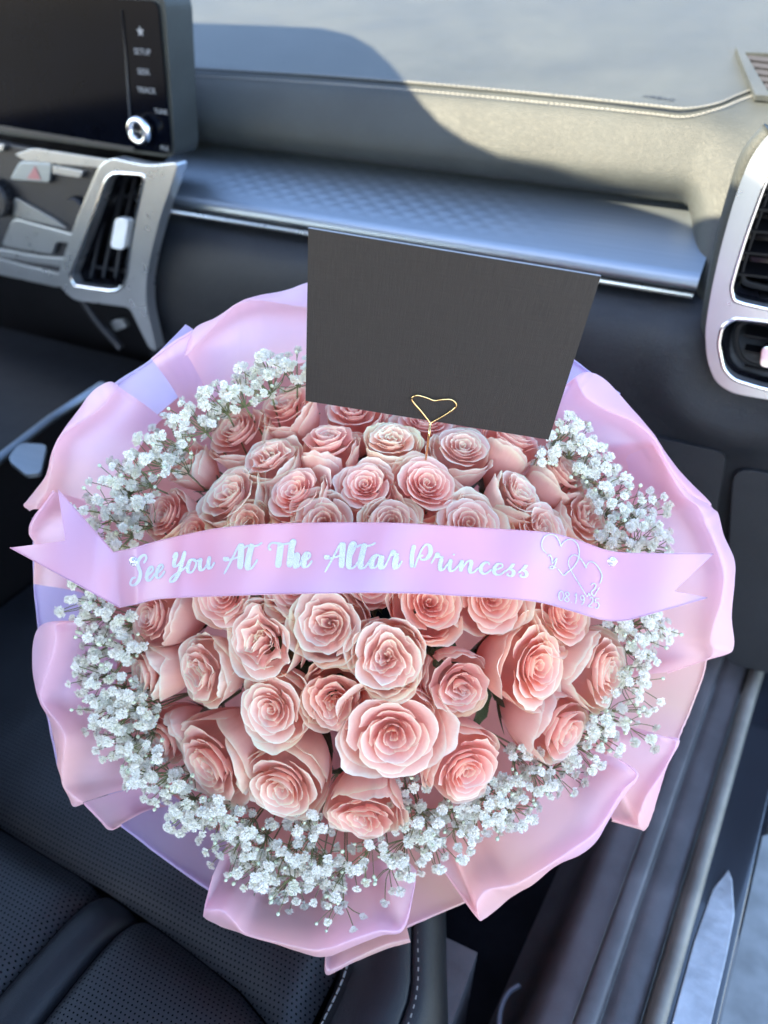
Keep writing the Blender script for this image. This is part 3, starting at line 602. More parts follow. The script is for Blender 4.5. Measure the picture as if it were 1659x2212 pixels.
# u, v, radius px, variant, depth tweak (m), tilt factor, tint, label
ROSES = [
 (622, 872, 62, 2, .010, 1.0, 0, 'dusky pink rose tucked against the lower left corner of the dark envelope'),
 (515, 925, 72, 4, .006, 1.0, 0, 'large deep pink rose at the upper left, directly below the top left baby\'s breath'),
 (412, 992, 48, 1, .014, 1.2, 1, 'small pale rose at the far upper left, half sunk in baby\'s breath'),
 (590, 983, 60, 6, .000, 1.0, 1, 'small cream edged rose below the large deep pink rose at the upper left'),
 (712, 945, 64, 7, .004, 1.1, 0, 'tall narrow pink rose standing below the left half of the envelope'),
 (770, 880, 62, 3, .020, 1.0, 0, 'pink rose mostly hidden behind the bottom edge of the envelope, left of the heart clip'),
 (848, 945, 56, 2, .004, 0.9, 2, 'cream white rose just left of the gold heart clip stem'),
 (995, 962, 66, 0, .004, 0.9, 1, 'pale pink rose just right of the gold heart clip stem'),
 (915, 905, 60, 5, .022, 1.0, 0, 'pink rose behind the gold heart clip, only its outer petals showing'),
 (1105, 938, 62, 4, .012, 1.3, 0, 'deep pink rose turned away under the lower right part of the envelope'),
 (1212, 1018, 62, 1, .004, 1.15, 0, 'upright pink rose at the upper right beside the baby\'s breath, below the envelope corner'),
 (1118, 1060, 60, 2, -.002, 1.1, 1, 'yellowish edged rose below the right end of the envelope, leaning right'),
 (500, 1062, 74, 3, -.004, 1.0, 1, 'broad many petalled dusty rose left of centre above the ribbon'),
 (640, 1058, 72, 0, -.008, 0.9, 0, 'open pink rose with one upright curled petal, above the word At'),
 (790, 1046, 60, 5, -.006, 0.8, 0, 'neat round spiral rose above the middle of the ribbon'),
 (922, 1042, 76, 0, -.006, 0.8, 0, 'wide open rose below the foot of the heart clip'),
 (1258, 1115, 60, 6, .000, 1.0, 1, 'ruffled peach rose at the right just above the printed hearts'),
 (368, 1112, 62, 4, .004, 1.0, 0, 'dusky rose at the left above the word See with a white floret on it'),
 (543, 1128, 54, 7, -.006, 0.7, 2, 'cream rose half covered by the ribbon above the word You'),
 (705, 1128, 70, 5, -.008, 0.6, 1, 'flat open rose half covered by the ribbon above the word The'),
 (845, 1128, 60, 0, -.008, 0.6, 1, 'pale rose half covered by the ribbon above the word Altar'),
 (1008, 1130, 70, 5, -.006, 0.7, 1, 'brown flecked rose half covered by the ribbon above the word Princess'),
 (1160, 1135, 62, 2, -.002, 0.8, 1, 'frilly pink rose half covered by the ribbon, left of the ruffled peach rose'),
 (430, 1150, 46, 1, .008, 0.8, 0, 'small shaded rose bud peeking out above the ribbon beside the cream rose'),
 (338, 1330, 64, 4, .002, 1.15, 0, 'dusky rose below the left fold of the ribbon, facing left'),
 (492, 1285, 72, 0, .000, 0.8, 0, 'pink rose cut off by the lower ribbon edge below the word You'),
 (640, 1272, 60, 5, .004, 0.4, 0, 'thin sliver of rose under the lower ribbon edge below the word The'),
 (706, 1348, 86, 3, -.008, 0.6, 1, 'large pale swirled rose below the ribbon, left of centre'),
 (808, 1262, 60, 1, .002, 0.3, 0, 'rose bud half under the lower ribbon edge below the word Altar'),
 (928, 1300, 72, 0, -.002, 1.1, 3, 'salmon rose with a dark spiral heart below the word Princess'),
 (1058, 1292, 76, 5, .000, 0.5, 3, 'salmon rose cut by the ribbon, left of the printed date'),
 (1212, 1322, 74, 0, .002, 1.0, 3, 'salmon rose below the printed date at the right end of the ribbon'),
 (568, 1385, 82, 6, -.006, 0.8, 1, 'frilly rose with a messy heart, left of the large pale swirled rose'),
 (836, 1424, 84, 2, -.014, 0.3, 1, 'central rose with two small spirals in its heart, facing straight out'),
 (990, 1482, 72, 7, -.004, 0.9, 0, 'narrow cream edged rose right of the central rose, one petal curled up behind it'),
 (1160, 1440, 86, 5, -.002, 1.2, 3, 'full pink rose on the right with a smooth body at its left'),
 (1302, 1448, 80, 4, .004, 1.2, 1, 'soft peach rose at the far right edge beside the baby\'s breath'),
 (322, 1452, 58, 1, .008, 1.25, 1, 'small yellow edged rose at the far left with two florets at its edge'),
 (440, 1450, 66, 6, .002, 1.0, 1, 'pale crinkled rose between the small yellow edged rose and the frilly rose'),
 (590, 1532, 74, 5, -.006, 0.8, 1, 'open spiral rose below the frilly rose, lower left of centre'),
 (722, 1512, 74, 2, -.004, 0.5, 3, 'deep coral rose wedged between the central rose and the biggest rose'),
 (850, 1588, 106, 5, -.016, 0.6, 0, 'biggest rose, wide open with cream guard petals, below the centre'),
 (452, 1650, 86, 3, .002, 1.15, 0, 'large side on rose at the lower left with one broad folded petal'),
 (610, 1700, 86, 0, .002, 1.05, 1, 'large open pale rose at the bottom, left of the bottom rose'),
 (786, 1762, 74, 2, .006, 1.1, 0, 'bottom rose with yellowish edges just above the lowest baby\'s breath'),
 (1008, 1662, 86, 4, .000, 1.05, 0, 'loose pink rose lower right of the biggest rose'),
 (1212, 1582, 76, 1, .002, 1.25, 0, 'smooth sided rose at the lower right with its body at the left'),
 (362, 1592, 56, 7, .016, 1.1, 0, 'shaded rose half hidden behind the large side on rose at the lower left'),
]
TINT = {0: (1.0, 0.97, 0.98, 1), 1: (1.0, 1.08, 1.08, 1), 2: (1.03, 1.20, 1.14, 1), 3: (1.03, 0.94, 0.88, 1)}
for i, (u, v, rp, va, dz, tf, ti, lab) in enumerate(ROSES):
    du, dv = u-RC[0], v-RC[1]; rad = math.hypot(du, dv)
    d = 0.560+0.060*(rad/500)**2+dz
    c = at_d(RC[0]+du*1.045, RC[1]+dv*(1.045 if dv > 0 else 1.01), d); toward = (-VD*0.6-c.normalized()*0.4).normalized()
    outw = (AX @ Vector((du, -dv, 0)))
    if outw.length > 0: outw.normalize()
    tau = math.radians(40)*min(1.05, (rad/400)**0.8)*tf*(1.18 if v < 1100 else 1.0)
    ax = (toward*math.cos(tau)+outw*math.sin(tau)).normalized()
    rng = random.Random(100+i)
    ax = (ax+AX @ Vector((rng.uniform(-.10, .10), rng.uniform(-.10, .10), 0))).normalized()
    R = rp*d*PX*1.03*(1+0.14*math.sin(tau))*(0.93 if v < 1145 else 1.0)
    root = thing('rose', lab, 'rose', (0, 0, 0), 'pink roses in the bouquet')
    rot = ax.to_track_quat('Z', 'Y').to_matrix() @ Matrix.Rotation(rng.uniform(0, 6.28), 3, 'Z')
    root.matrix_world = Matrix.Translation(c) @ rot.to_4x4() @ Matrix.Diagonal((R*rng.uniform(.95, 1.05), R*rng.uniform(.95, 1.05), R*rng.uniform(.95, 1.1), 1))
    ms, cal, stm, lf = VAR[va]
    t = TINT[ti]; br = rng.uniform(0.96, 1.03)
    if v < 1145: t = (t[0]*1.02, t[1]*1.02, t[2]*1.0)  # lightens upper roses by tint to offset dimmer light there
    for me in ms:
        o = bpy.data.objects.new('petal', me); COL.objects.link(o); o.parent = root; o.color = (min(1.4, t[0]*br), t[1]*br, t[2]*br*0.98, 1)
    for k in range(3):  # leaves, added also to darken the shaded gaps between blooms
        o = bpy.data.objects.new('leaf', lf); COL.objects.link(o); o.parent = root
        o.matrix_basis = Matrix.Translation((0, 0, -2.25-0.3*k)) @ Matrix.Rotation(rng.uniform(0, 6.28), 4, 'Z') @ Matrix.Rotation(rng.uniform(-.9, -.1), 4, 'Y') @ Matrix.Scale(rng.uniform(.8, 1.1), 4)
    for nm, me in (('calyx', cal), ('stem', stm)):
        o = bpy.data.objects.new(nm, me); COL.objects.link(o); o.parent = root
# ------------------------------------------------------------------ wrapping sheets
def sheet(label, cols, mat, n=64, sag=0.35, cat='wrapping paper', mids=0.5, wav=0.002, seed=0):
    """cols: list of (inner, crest, outer) each (u, v, depth)"""
    ins = cr([at_d(*c[0]) for c in cols], n); crs = cr([at_d(*c[1]) for c in cols], n); out = cr([at_d(*c[2]) for c in cols], n)
    rows = []
    for i in range(n):
        a, b, c = ins[i], crs[i], out[i]; q = a.lerp(b, 0.55)+VD*0.010
        r = cr([a, q, b], 18)
        # rounded crest: quadratic blend to the outer edge
        L = (c-b).length; tdir = (r[-1]-r[-2]).normalized(); k = b+tdir*min(0.0045, L*0.35)
        for j in range(1, 10):
            t = j/9; r.append(b*(1-t)**2+k*2*t*(1-t)+c*t*t)
        for j, p in enumerate(r):
            s = min(1, j/17); r[j] = p+VD*(wav*s*noise.noise(Vector((i/n*5.0+seed*7, s*1.4, seed)))+0.0008*s*noise.noise(Vector((i/n*22.0, s*5, seed+3))))
        rows.append(r)
    V, Fc, uv = grid(rows)
    o = mk('wrapping_paper', V, Fc, M[mat], None, uv); tag(o, label, cat, 'wrapping paper sheets round the bouquet'); return o
B = 0.70
sheet('backing sheet tinted sky-lit lilac showing between the folds at the upper left', [((470, 830, .74), (420, 715, .668), (400, 700, .67)), ((400, 870, .74), (335, 778, .662), (326, 776, .663)), ((360, 910, .74), (258, 832, .662), (245, 830, .664)), ((300, 980, .74), (200, 900, .665), (195, 898, .67))], 'paper_skylit_lilac', 24)
sheet('backing sheet tinted pale sky-lit lilac with a straight rim on the left below the ribbon tail', [((210, 1130, .74), (74, 1120, .66), (68, 1118, .662)), ((215, 1250, .74), (76, 1262, .66), (73, 1262, .662)), ((225, 1360, .74), (88, 1370, .66), (83, 1370, .662)), ((240, 1500, .74), (100, 1520, .66), (96, 1520, .662)), ((270, 1650, .74), (128, 1655, .66), (124, 1655, .662))], 'paper_skylit_lilac', 24)
sheet('long straight backing sheet tinted sky-lit lilac along the lower left edge', [((330, 1680, .74), (190, 1738, .66), (184, 1740, .662)), ((400, 1720, .74), (264, 1782, .66), (260, 1784, .662)), ((450, 1770, .74), (352, 1850, .66), (349, 1853, .662)), ((520, 1800, .74), (455, 1922, .66), (452, 1926, .662)), ((580, 1830, .74), (540, 1980, .662), (538, 1984, .664))], 'paper_skylit_lilac', 24)
sheet('backing sheet tinted glow peach showing between the two bottom folds', [((790, 1800, .74), (810, 2035, .652), (812, 2040, .655)), ((850, 1790, .74), (880, 1998, .65), (882, 2003, .652)), ((930, 1760, .74), (1008, 1944, .65), (1010, 1948, .652)), ((990, 1720, .74), (1090, 1900, .655), (1092, 1904, .657))], 'paper_glow_peach', 24)
sheet('smooth backing sheet tinted glow peach with a straight rim at the lower right', [((1300, 1400, .73), (1528, 1416, .645), (1532, 1416, .647)), ((1310, 1460, .73), (1512, 1470, .645), (1516, 1471, .647)), ((1290, 1530, .73), (1486, 1540, .645), (1490, 1542, .647)), ((1260, 1600, .73), (1458, 1606, .645), (1462, 1608, .647))], 'paper_glow_peach', 24)
sheet('backing sheet tinted sky-lit lilac peeping out at the top right beside the envelope', [((1150, 880, .74), (1180, 745, .66), (1180, 738, .665)), ((1190, 890, .74), (1242, 783, .655), (1243, 779, .66)), ((1230, 910, .74), (1272, 806, .65), (1275, 803, .655)), ((1260, 930, .74), (1330, 860, .65), (1340, 850, .655))], 'paper_skylit_lilac', 24)
sheet('pink film fold behind the envelope at the top of the bouquet', [((455, 870, .70), (405, 768, .645), (396, 776, .655)), ((475, 850, .70), (435, 735, .64), (418, 712, .655)), ((500, 835, .70), (497, 672, .635), (472, 683, .655)), ((525, 820, .70), (530, 653, .632), (512, 655, .655)), ((560, 805, .70), (566, 651, .635), (552, 640, .66)), ((620, 790, .70), (620, 660, .64), (615, 628, .668)), ((700, 780, .70), (690, 668, .645), (690, 606, .67)), ((850, 780, .70), (850, 660, .645), (850, 596, .67)), ((1000, 800, .70), (1000, 672, .645), (1010, 616, .67)), ((1090, 830, .70), (1100, 730, .645), (1110, 684, .665)), ((1140, 860, .70), (1160, 790, .64), (1165, 770, .65))], 'paper_pink', 90, seed=1)
sheet('thin translucent pink flap between the top fold and the upper left fold', [((445, 880, .715), (412, 722, .650), (417, 712, .652)), ((425, 880, .715), (370, 748, .650), (365, 743, .652)), ((400, 885, .715), (329, 778, .650), (326, 774, .652))], 'paper_pink', 20, seed=2)
sheet('large pink fold with a rolled lilac rim at the upper left', [((352, 905, .70), (258, 836, .632), (256, 832, .634)), ((340, 915, .70), (247, 850, .622), (235, 825, .640)), ((320, 940, .70), (214, 886, .618), (199, 846, .645)), ((300, 970, .70), (165, 918, .618), (163, 892, .645)), ((285, 1000, .70), (136, 940, .620), (131, 936, .64)), ((265, 1030, .70), (121, 966, .620), (110, 983, .642)), ((250, 1060, .70), (112, 1020, .620), (98, 1030, .645)), ((235, 1090, .70), (104, 1058, .622), (62, 1077, .652)), ((225, 1110, .70), (88, 1086, .625), (52, 1092, .650)), ((220, 1130, .70), (82, 1100, .628), (66, 1104, .645))], 'paper_pink', 90, seed=3)
sheet('pale pink pointed flap behind the left swallowtail of the ribbon', [((230, 1100, .70), (116, 1062, .618), (114, 1058, .620)), ((225, 1140, .70), (82, 1118, .622), (70, 1120, .634)), ((225, 1180, .70), (70, 1150, .626), (63, 1150, .634)), ((230, 1230, .70), (80, 1180, .632), (74, 1182, .64)), ((240, 1300, .70), (78, 1262, .636), (73, 1264, .642))], 'paper_pink', 40, seed=4)
sheet('tall ruffled pink fold with a rolled loop on the left below the ribbon', [((275, 1345, .69), (196, 1342, .622), (196, 1340, .624)), ((268, 1350, .69), (128, 1346, .614), (108, 1343, .628)), ((262, 1380, .69), (124, 1368, .612), (80, 1362, .640)), ((255, 1420, .69), (119, 1408, .614), (71, 1405, .646)), ((250, 1470, .69), (98, 1474, .618), (74, 1470, .642)), ((252, 1520, .69), (93, 1512, .622), (88, 1520, .636)), ((262, 1560, .69), (126, 1558, .616), (106, 1552, .640)), ((272, 1600, .69), (142, 1592, .612), (113, 1586, .642)), ((282, 1630, .69), (139, 1628, .614), (122, 1632, .640)), ((300, 1660, .69), (136, 1662, .618), (124, 1662, .638)), ((315, 1680, .69), (140, 1698, .620), (146, 1712, .636)), ((325, 1695, .69), (168, 1722, .622), (158, 1741, .632)), ((330, 1702, .69), (182, 1732, .624), (181, 1736, .628))], 'paper_pink', 110, seed=5)
sheet('small pointed lilac pink flap at the lower left of the bouquet', [((345, 1700, .71), (184, 1732, .636), (181, 1735, .638)), ((345, 1720, .71), (212, 1764, .634), (209, 1768, .636)), ((345, 1735, .71), (240, 1790, .634), (237, 1793, .636)), ((360, 1742, .71), (262, 1780, .636), (264, 1783, .638))], 'paper_pink', 24, seed=6)
sheet('wide pink fold with a rolled lip at the bottom of the bouquet', [((500, 1800, .69), (460, 1890, .612), (458, 1892, .614)), ((510, 1815, .69), (444, 1955, .608), (440, 1970, .618)), ((530, 1830, .69), (456, 1963, .604), (444, 1984, .626)), ((560, 1850, .69), (482, 1967, .602), (476, 2002, .632)), ((590, 1865, .69), (506, 1990, .602), (508, 2013, .630)), ((620, 1875, .69), (532, 2015, .606), (532, 2021, .624)), ((650, 1880, .69), (600, 2032, .606), (600, 2040, .622)), ((690, 1885, .69), (660, 2046, .604), (660, 2060, .620)), ((720, 1885, .69), (700, 2048, .602), (700, 2068, .62)), ((750, 1880, .69), (740, 2036, .602), (735, 2058, .622)), ((780, 1870, .69), (815, 2008, .606), (820, 2022, .618)), ((810, 1860, .69), (868, 2002, .610), (872, 2008, .616)), ((830, 1850, .69), (892, 1925, .614), (894, 1926, .616)), ((838, 1830, .69), (899, 1880, .618), (900, 1880, .620))], 'paper_pink', 120, seed=7)
sheet('under flap tinted glow peach hanging below the bottom fold', [((700, 1900, .70), (704, 2066, .628), (702, 2068, .630)), ((725, 1900, .70), (706, 2090, .626), (702, 2100, .630)), ((750, 1900, .70), (722, 2090, .626), (712, 2107, .634)), ((780, 1900, .70), (760, 2068, .628), (755, 2082, .636)), ((820, 1900, .70), (830, 2040, .628), (832, 2052, .634)), ((850, 1900, .70), (884, 2024, .628), (887, 2034, .632))], 'paper_glow_peach', 40, seed=8)
sheet('broad pink fold with a rolled corner at the lower right', [((940, 1800, .69), (952, 1868, .620), (950, 1870, .622)), ((955, 1810, .69), (1024, 1966, .604), (1026, 1977, .612)), ((970, 1812, .69), (1029, 1948, .600), (1046, 1984, .622)), ((990, 1808, .69), (1044, 1926, .600), (1072, 1966, .626)), ((1020, 1800, .69), (1072, 1916, .602), (1112, 1934, .624)), ((1050, 1790, .69), (1112, 1907, .606), (1150, 1912, .618)), ((1090, 1770, .69), (1172, 1874, .604), (1200, 1872, .616)), ((1130, 1750, .69), (1230, 1836, .602), (1256, 1846, .614)), ((1170, 1720, .69), (1280, 1800, .600), (1290, 1816, .612)), ((1200, 1695, .69), (1312, 1758, .598), (1315, 1774, .606)), ((1220, 1670, .69), (1346, 1706, .600), (1350, 1718, .606)), ((1230, 1645, .69), (1374, 1672, .604), (1379, 1672, .606)), ((1240, 1620, .70), (1332, 1638, .614), (1334, 1636, .616))], 'paper_pink', 120, seed=9)
sheet('pink fold with a hanging rolled edge at the far lower right', [((1290, 1640, .70), (1322, 1770, .628), (1320, 1774, .632)), ((1300, 1640, .70), (1372, 1782, .622), (1380, 1792, .63)), ((1310, 1630, .70), (1377, 1760, .618), (1394, 1792, .632)), ((1315, 1620, .70), (1392, 1722, .618), (1408, 1764, .634)), ((1320, 1610, .70), (1412, 1690, .618), (1422, 1716, .632)), ((1325, 1600, .70), (1438, 1650, .620), (1441, 1656, .628)), ((1330, 1585, .70), (1460, 1606, .622), (1469, 1602, .626)), ((1330, 1570, .70), (1440, 1592, .626), (1442, 1590, .628))], 'paper_pink', 70, seed=10)
sheet('big pink sweep of film with a curled outer lip on the right', [((1270, 960, .70), (1404, 950, .626), (1406, 946, .63)), ((1300, 1010, .70), (1468, 1060, .622), (1480, 1040, .640)), ((1330, 1060, .70), (1506, 1096, .618), (1535, 1094, .640)), ((1350, 1110, .70), (1520, 1130, .616), (1551, 1112, .640)), ((1370, 1170, .70), (1540, 1175, .614), (1562, 1156, .636)), ((1385, 1230, .70), (1560, 1240, .612), (1586, 1210, .634)), ((1390, 1280, .70), (1556, 1300, .612), (1588, 1258, .632)), ((1390, 1320, .70), (1542, 1340, .614), (1581, 1330, .632)), ((1380, 1370, .70), (1532, 1380, .616), (1586, 1390, .634)), ((1360, 1410, .70), (1536, 1404, .620), (1575, 1411, .630)), ((1340, 1450, .70), (1524, 1424, .624), (1528, 1426, .626)), ((1320, 1480, .71), (1440, 1452, .640), (1441, 1455, .642))], 'paper_pink', 110, seed=11)
sheet('pink fold with a rounded rolled top at the upper right beside the envelope', [((1180, 900, .70), (1216, 838, .64), (1219, 834, .642)), ((1195, 905, .70), (1240, 820, .628), (1252, 808, .638)), ((1210, 910, .70), (1250, 836, .620), (1275, 804, .642)), ((1225, 920, .70), (1264, 858, .618), (1302, 816, .646)), ((1245, 935, .70), (1304, 884, .618), (1330, 842, .648)), ((1265, 960, .70), (1366, 912, .618), (1366, 884, .646)), ((1285, 990, .70), (1412, 950, .620), (1408, 932, .644)), ((1300, 1020, .70), (1440, 1000, .622), (1447, 988, .642)), ((1315, 1060, .70), (1470, 1046, .626), (1484, 1034, .642)), ((1325, 1090, .70), (1500, 1080, .63), (1534, 1085, .642)), ((1330, 1120, .71), (1500, 1094, .638), (1530, 1095, .646))], 'paper_pink', 100, seed=12)
# inner funnel that carries the flowers; its coral colour imitates glow
rows = []
for i in range(49):
    a = 2*math.pi*i/48; cu, cv_ = math.cos(a), math.sin(a); r = []
    for k, (rr, dd) in enumerate([(700, .722), (610, .730), (490, .745), (380, .775), (260, .82), (160, .87), (110, .95)]):
        kx = (0.86 if cv_ > 0 else 0.86+0.11*min(1, -cv_*1.6)); sh = 1-0.07*max(0, math.sin(2*a))*(cv_ > 0); r.append(at_d(825+rr*sh*cu, 1385+rr*sh*kx*cv_, dd))
    rows.append(cr(r, 20))
V, Fc, uv = grid(rows); o = mk('wrapping_paper', V, Fc, M['paper_glow_coral'], None, uv); tag(o, 'coral pink inner funnel of film glowing behind the baby\'s breath', 'wrapping paper', 'wrapping paper sheets round the bouquet')
# ------------------------------------------------------------------ baby's breath
def blossom_mesh(seed):
    rng = random.Random(seed); m = MB()
    for ring, (n, el, L) in enumerate([(8, 0.05, 1.0), (7, 0.55, 0.92), (6, 0.95, 0.75), (4, 1.3, 0.6)]):
        for k in range(n):
            a = 2*math.pi*(k+0.5*ring)/n+rng.uniform(-.25, .25); e = el+rng.uniform(-.2, .2); l = L*rng.uniform(.8, 1.1); wd = 0.30*l
            d = Vector((math.cos(a)*math.cos(e), math.sin(a)*math.cos(e), math.sin(e))); s = Vector((-math.sin(a), math.cos(a), 0)); up_ = d.cross(s)*-1
            P = []
            for j, (t, w, h) in enumerate([(0.05, .15, 0), (0.5, .8, .06), (0.85, 1.0, .02), (1.0, .75, -.08)]):
                P.append([d*(t*l)+s*(wd*w*q)+up_*(h+0.06*abs(q)+rng.uniform(-.03, .03))*(1 if q else -1) for q in (-1, 0, 1)])
            P[-1][1] = P[-1][1]-d*0.10*l
            m.add(*grid(P)[:2])
    m2 = MB(); return mesh('blossom', m.V, m.F, M['blossom'], smooth=False)
BM = [blossom_mesh(s) for s in range(5)]
def bud_mesh():
    m = MB(); m.tube([(0, 0, -.9), (0, 0, -.5), (0, 0, 0), (0, 0, .5), (0, 0, .8)], [.15, .6, .75, .55, .12], 8); return mesh('bud', m.V, m.F, M['bud'])
BUD = bud_mesh()
SPRAYS = [
 ('dense spray of baby\'s breath at the top left corner of the envelope', [(510, 845, 48, 9), (570, 815, 48, 10), (630, 800, 42, 8)]),
 ('spray of baby\'s breath above the small pale rose at the far upper left', [(420, 905, 45, 8), (372, 945, 45, 8), (470, 862, 34, 6)]),
 ('spray of baby\'s breath along the upper left paper fold', [(330, 985, 46, 8), (296, 1030, 46, 8), (380, 1000, 30, 4)]),
 ('loose spray of baby\'s breath reaching left above the ribbon tail', [(245, 1050, 50, 7), (205, 1105, 45, 5), (275, 1085, 40, 7)]),
 ('compact spray of baby\'s breath above the left end of the ribbon', [(250, 1145, 48, 9), (300, 1120, 36, 6), (225, 1165, 34, 5)]),
 ('spray of baby\'s breath just below the left ribbon fold', [(162, 1295, 38, 7), (200, 1335, 42, 9), (250, 1345, 32, 6)]),
 ('spray of baby\'s breath left of the dusky rose below the ribbon', [(195, 1395, 42, 8), (240, 1415, 44, 9), (280, 1395, 26, 4)]),
 ('spray of baby\'s breath left of the small yellow edged rose', [(195, 1465, 40, 8), (235, 1490, 40, 8), (280, 1500, 26, 4)]),
 ('spray of baby\'s breath below the small yellow edged rose', [(215, 1545, 42, 8), (265, 1545, 40, 8), (315, 1535, 34, 6)]),
 ('spray of baby\'s breath left of the shaded lower left rose', [(255, 1610, 44, 8), (300, 1595, 40, 8), (310, 1645, 36, 7)]),
 ('spray of baby\'s breath over the small pointed flap at the lower left', [(290, 1690, 34, 5), (345, 1690, 42, 9), (385, 1690, 30, 5)]),
 ('spray of baby\'s breath below the large side on rose', [(395, 1745, 46, 9), (440, 1785, 46, 9), (480, 1760, 34, 6)]),
 ('spray of baby\'s breath below the large open pale rose', [(505, 1835, 52, 10), (560, 1830, 48, 9), (530, 1790, 34, 5)]),
 ('thick low spray of baby\'s breath over the rolled lip of the bottom fold', [(545, 1895, 50, 9), (605, 1870, 50, 10), (620, 1925, 46, 8)]),
 ('spray of baby\'s breath left below the bottom rose', [(665, 1830, 50, 10), (690, 1880, 50, 9), (655, 1780, 36, 6)]),
 ('lowest trailing spray of baby\'s breath with drooping florets', [(690, 1935, 50, 6), (735, 1985, 44, 3), (745, 1900, 46, 7)]),
 ('spray of baby\'s breath right below the bottom rose', [(800, 1855, 46, 6), (880, 1840, 46, 8), (845, 1905, 44, 3)]),
 ('spray of baby\'s breath between the bottom rose and the loose pink rose', [(880, 1725, 40, 8), (910, 1780, 48, 9), (935, 1835, 40, 6)]),
 ('spray of baby\'s breath below the loose pink rose', [(985, 1775, 46, 9), (1035, 1760, 46, 9), (990, 1815, 36, 4)]),
 ('spray of baby\'s breath right of the loose pink rose', [(1090, 1715, 50, 10), (1060, 1740, 40, 7), (1120, 1765, 44, 6)]),
 ('spray of baby\'s breath below the smooth sided rose', [(1170, 1685, 46, 7), (1215, 1680, 44, 6), (1130, 1650, 36, 6)]),
 ('thin spray of baby\'s breath right of the smooth sided rose', [(1260, 1625, 42, 7), (1300, 1600, 40, 6), (1310, 1560, 36, 5)]),
 ('airy spray of baby\'s breath over the peach backing at the lower right', [(1345, 1545, 46, 5), (1380, 1490, 44, 4), (1390, 1580, 36, 2)]),
 ('spray of baby\'s breath right below the right end of the ribbon', [(1385, 1365, 46, 8), (1425, 1345, 36, 6), (1345, 1345, 30, 5)]),
 ('short spray of baby\'s breath right of the soft peach rose', [(1385, 1410, 36, 6), (1372, 1450, 26, 3)]),
 ('spray of baby\'s breath at the lower right corner of the envelope', [(1215, 935, 36, 7), (1250, 965, 42, 9), (1175, 990, 22, 3)]),
 ('spray of baby\'s breath right of the upright pink rose', [(1285, 1010, 44, 9), (1315, 1050, 42, 8), (1262, 1010, 28, 4)]),
 ('spray of baby\'s breath right of the ruffled peach rose', [(1335, 1095, 44, 8), (1345, 1150, 44, 8), (1320, 1175, 30, 5)]),
 ('outermost spray of baby\'s breath above the right swallowtail of the ribbon', [(1395, 1105, 42, 6), (1405, 1165, 42, 7), (1430, 1175, 24, 3)]),
]
for si, (lab, cl) in enumerate(SPRAYS):
    rng = random.Random(500+si); u0, v0, _, _ = cl[0]
    du, dv = u0-RC[0], v0-RC[1]; rad = math.hypot(du, dv); uc = RC[0]+du*0.62; vc = RC[1]+dv*0.62
    base = at_d(uc, vc, 0.70); root = thing('babys_breath_spray', lab, 'flower spray', base, "sprays of baby's breath round the roses")
    m = MB(); fl = []
    for (u, v, rr, n) in cl:
        nd = at_d(u-(u-RC[0])*0.06, v-(v-RC[1])*0.06, 0.640); mid = base.lerp(nd, 0.5)+VD*0.008
        m.tube(cr([base, mid, nd], 8), 0.0007, 4, False)
        for k in range(int(n*2.7)):
            a = rng.uniform(0, 6.283); q = math.sqrt(rng.random())*rr*1.22; d = 0.612+rng.uniform(-.018, .040)+0.00022*q
            p = at_d(u+q*math.cos(a), v+q*math.sin(a), d); fl.append((p, rng, nd))
            ctl = nd.lerp(p, 0.5)+VD*rng.uniform(.002, .008)+Vector((rng.uniform(-1, 1), rng.uniform(-1, 1), rng.uniform(-1, 1)))*0.003
            m.tube(cr([nd, ctl, p+VD*0.002], 5), 0.00042, 3, False)
        for k in range(3):
            a = rng.uniform(0, 6.283); q = rr*rng.uniform(.7, 1.5); p = at_d(u+q*math.cos(a), v+q*math.sin(a), 0.612+rng.uniform(-.01, .02)); m.tube(cr([nd, nd.lerp(p, .5)+VD*.005, p], 5), 0.00035, 3, False)
            o = bpy.data.objects.new('bud', BUD); COL.objects.link(o); o.parent = root; sc_ = rng.uniform(.0016, .0026)
            o.matrix_basis = Matrix.Translation(p-base) @ (p-nd).to_track_quat('Z', 'Y').to_matrix().to_4x4() @ Matrix.Scale(sc_, 4)
    m.build('stem', M['sprig'], root)
    for (p, _, nd) in fl:
        o = bpy.data.objects.new('blossom', rng.choice(BM)); COL.objects.link(o); o.parent = root
        ax = (-VD*0.8+(p-nd).normalized()*0.6+Vector((rng.uniform(-1, 1), rng.uniform(-1, 1), rng.uniform(-1, 1)))*0.45).normalized(); sc_ = rng.uniform(.0034, .0055)
        o.matrix_basis = Matrix.Translation(p-base) @ ax.to_track_quat('Z', 'Y').to_matrix().to_4x4() @ Matrix.Rotation(rng.uniform(0, 6.28), 4, 'Z') @ Matrix.Scale(sc_, 4)
# ------------------------------------------------------------------ ribbon
RD = [(20, .566), (130, .558), (200, .560), (250, .566), (300, .552), (400, .542), (600, .532), (830, .526), (1100, .532), (1250, .544), (1330, .550), (1400, .548), (1540, .556)]
def rd(u, off=0.0): return interp(RD, u)+0.006-off
TOPL = [(245, 1193), (290, 1184), (330, 1172), (400, 1156), (480, 1141), (600, 1132), (830, 1130), (1000, 1139), (1170, 1150), (1240, 1165), (1310, 1189), (1360, 1195), (1400, 1196)]
BOTL = [(258, 1312), (300, 1303), (340, 1294), (400, 1290), (480, 1287), (600, 1283), (830, 1280), (1000, 1287), (1150, 1298), (1230, 1318), (1300, 1338), (1350, 1340), (1405, 1326)]
NT_ = 33; NM = 150
tt = [j/(NT_-1) for j in range(NT_)]
def pl(L, t):
    for (a, p), (b, q) in zip(L, L[1:]):
        if t <= b: f = (t-a)/(b-a); return Vector(p).lerp(Vector(q), f)
    return Vector(L[-1][1])
